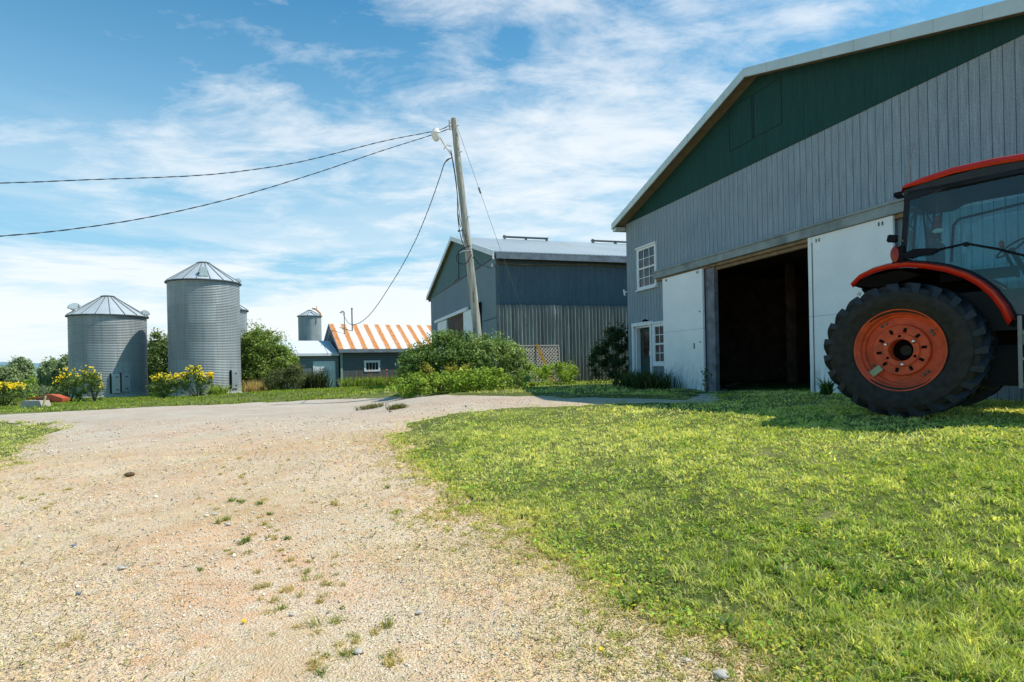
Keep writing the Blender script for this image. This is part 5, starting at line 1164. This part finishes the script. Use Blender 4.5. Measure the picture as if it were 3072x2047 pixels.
p = ground(2930, 1930); m_ = MB(); m_.tube([(0,0,0),(.005,0,.12),(.0,0,.20)], [.003,.002,.0015], 5)
for k in range(5): m_.tube([(0,0,.17+.006*k),(.03*math.cos(k*1.3),.03*math.sin(k*1.3),.20+.008*k)], .0012, 4)
o = m_.build('dead_stalk', M['palewood']); o.location = p; tag(o, 'pale dead seed stalk standing in the lawn at the lower right', 'weed')
for i, (u, v) in enumerate(((560,650),(990,760),(1240,520),(1820,820))):
    p = ground(1536+u*sx, 1400+v*sx); tuft('plantain', 'broad leaved plantain rosette at the ragged lawn edge', 'weed', p.x, p.y, 14, .12, .028, [(.12,.22,.05),(.3,.34,.14)], .03, 'plantain rosettes along the lawn edge', lean=(.7,1.15))

# ------------------------------------------------------------------ light, sky, camera
AZ, EL = math.radians(91), math.radians(58)
sd = Vector((math.sin(AZ)*math.cos(EL), math.cos(AZ)*math.cos(EL), math.sin(EL)))
su = bpy.data.lights.new('Sun', 'SUN'); su.energy = 5.0; su.angle = math.radians(.53); su.color = (1.0,.955,.88)
so = bpy.data.objects.new('Sun', su); COL.objects.link(so); so.rotation_euler = (-sd).to_track_quat('-Z', 'Y').to_euler(); so.location = sd*60
wd = bpy.data.worlds.new('World'); SC.world = wd; wd.use_nodes = True; nt = wd.node_tree; nn_ = nt.nodes; ll = nt.links
bgn = nn_['Background']; bgn.inputs['Strength'].default_value = .12
sky = nn_.new('ShaderNodeTexSky'); sky.sky_type = 'NISHITA'; sky.sun_disc = False; sky.sun_elevation = EL; sky.sun_rotation = AZ; sky.air_density = 1.0; sky.dust_density = .6; sky.ozone_density = 1.6
class WN(N):
    def __init__(s): s.t = nt; s.n = nn_; s.l = ll; s.tc = nn_.new('ShaderNodeTexCoord')
q = WN(); gen = q.tc.outputs['Generated']; sp = q.sep(gen)
zc = q.math('MAXIMUM', sp[2], 0.0); den = q.math('ADD', zc, .16)
cv = q.new('ShaderNodeCombineXYZ'); q.link(q.math('DIVIDE', sp[0], den), cv.inputs[0]); q.link(q.math('DIVIDE', sp[1], den), cv.inputs[1])
def wmap(scale, rot=0, loc=(0,0,0)):
    m = nn_.new('ShaderNodeMapping'); m.inputs['Scale'].default_value = (*scale, 1); m.inputs['Rotation'].default_value = (0,0,rot); m.inputs['Location'].default_value = loc; ll.new(cv.outputs[0], m.inputs['Vector']); return m.outputs[0]
n1 = q.noise(1.0, 9, .60, wmap((1.0,1.35), math.radians(-28), (3.1,1.7,0)), .35)
n2 = q.noise(1.0, 9, .64, wmap((3.2,5.2), math.radians(-30), (.4,2.0,0)), .35)
n3 = q.noise(.55, 3, .5, wmap((1,1), 0, (7.3,.6,0)))
# cloud cover follows directions in the sky: white mass ahead right, streaks on the left, bank along the horizon
def dirblob(px, py, k, w_):
    a_, b_ = ab(px, py); d = Vector((a_, 1, b_)).normalized(); vm = nn_.new('ShaderNodeVectorMath'); vm.operation = 'DOT_PRODUCT'; ll.new(gen, vm.inputs[0]); vm.inputs[1].default_value = d
    e_ = q.math('EXPONENT', q.math('MULTIPLY', q.math('SUBTRACT', vm.outputs['Value'], 1.0), k)); return q.math('MULTIPLY', e_, w_)
cover = None
for px, py, k, w_ in ((1720,170,34,.17),(1950,260,60,.12),(1330,240,90,.10),(1560,560,45,.13),(1800,640,60,.10),(1150,560,60,.09),(780,420,70,.09),(520,440,60,.08),(150,330,70,.07),(720,130,150,.09),(250,460,60,.06),(420,260,120,.05),
    (100,60,22,-.16),(650,260,120,-.03),(1050,60,120,-.10),(2000,500,160,-.08),(350,620,60,-.05),(2350,40,60,.02)):
    o_ = dirblob(px, py, k, w_); cover = o_ if cover is None else q.math('ADD', cover, o_)
v = q.math('ADD', q.math('MULTIPLY', n1, .50), q.math('MULTIPLY', n2, .50)); v = q.math('ADD', q.math('ADD', v, q.math('MULTIPLY', cover, .52)), q.math('MULTIPLY', q.math('SUBTRACT', n3, .5), .1))
cl = q.ramp(v, [(.545,(0,0,0)),(.60,(.22,)*3),(.66,(.52,)*3),(.73,(.76,)*3),(.84,(.90,)*3)])
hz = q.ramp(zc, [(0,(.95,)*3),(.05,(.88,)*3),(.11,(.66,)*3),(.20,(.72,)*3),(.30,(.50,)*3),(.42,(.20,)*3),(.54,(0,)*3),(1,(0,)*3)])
bm_ = nn_.new('ShaderNodeMapping'); bm_.inputs['Scale'].default_value = (1.7,1.7,13); ll.new(gen, bm_.inputs['Vector'])
band = q.noise(1.0, 7, .6, bm_.outputs[0], .3)
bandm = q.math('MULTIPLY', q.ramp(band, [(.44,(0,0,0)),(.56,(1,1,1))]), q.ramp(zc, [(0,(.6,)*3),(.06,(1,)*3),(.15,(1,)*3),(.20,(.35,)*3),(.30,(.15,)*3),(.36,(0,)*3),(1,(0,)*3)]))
skyc = q.mix(1.0, sky.outputs[0], (.38,1.17,1.34), 'MULTIPLY')
hazec, cloudc = (7.3,8.0,8.3), (8.3,8.6,8.8)
back = q.math('ADD', .42, q.math('MULTIPLY', q.math('ADD', sp[1], .35, clamp=True), .58), clamp=True)  # haze and cloud dimmed behind the camera to deepen shade on the buildings
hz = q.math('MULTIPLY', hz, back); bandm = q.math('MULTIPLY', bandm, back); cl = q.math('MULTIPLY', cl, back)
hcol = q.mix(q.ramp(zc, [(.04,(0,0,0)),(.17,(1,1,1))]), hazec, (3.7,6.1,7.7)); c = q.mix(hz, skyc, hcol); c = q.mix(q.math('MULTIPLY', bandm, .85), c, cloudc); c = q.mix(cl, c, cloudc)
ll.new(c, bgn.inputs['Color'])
cam = bpy.data.cameras.new('Camera'); co = bpy.data.objects.new('Camera', cam); COL.objects.link(co); SC.camera = co
cam.sensor_width = 36; cam.lens = F_PX/3072*36; cam.clip_start = .05; cam.clip_end = 9000
cam.shift_y = (PY-1023.5)/3072; co.location = (0,0,EYE)
co.rotation_euler = (Matrix.Rotation(PI/2, 3, 'X')@Matrix.Rotation(-ROLL, 3, 'Z')).to_euler()
SC.render.resolution_x = 1024; SC.render.resolution_y = 682
SC.view_settings.view_transform = 'Standard'; SC.view_settings.look = 'None'; SC.view_settings.exposure = 0; SC.view_settings.gamma = 1
SC.render.engine = 'CYCLES'; SC.cycles.max_bounces = 8; SC.cycles.transparent_max_bounces = 16
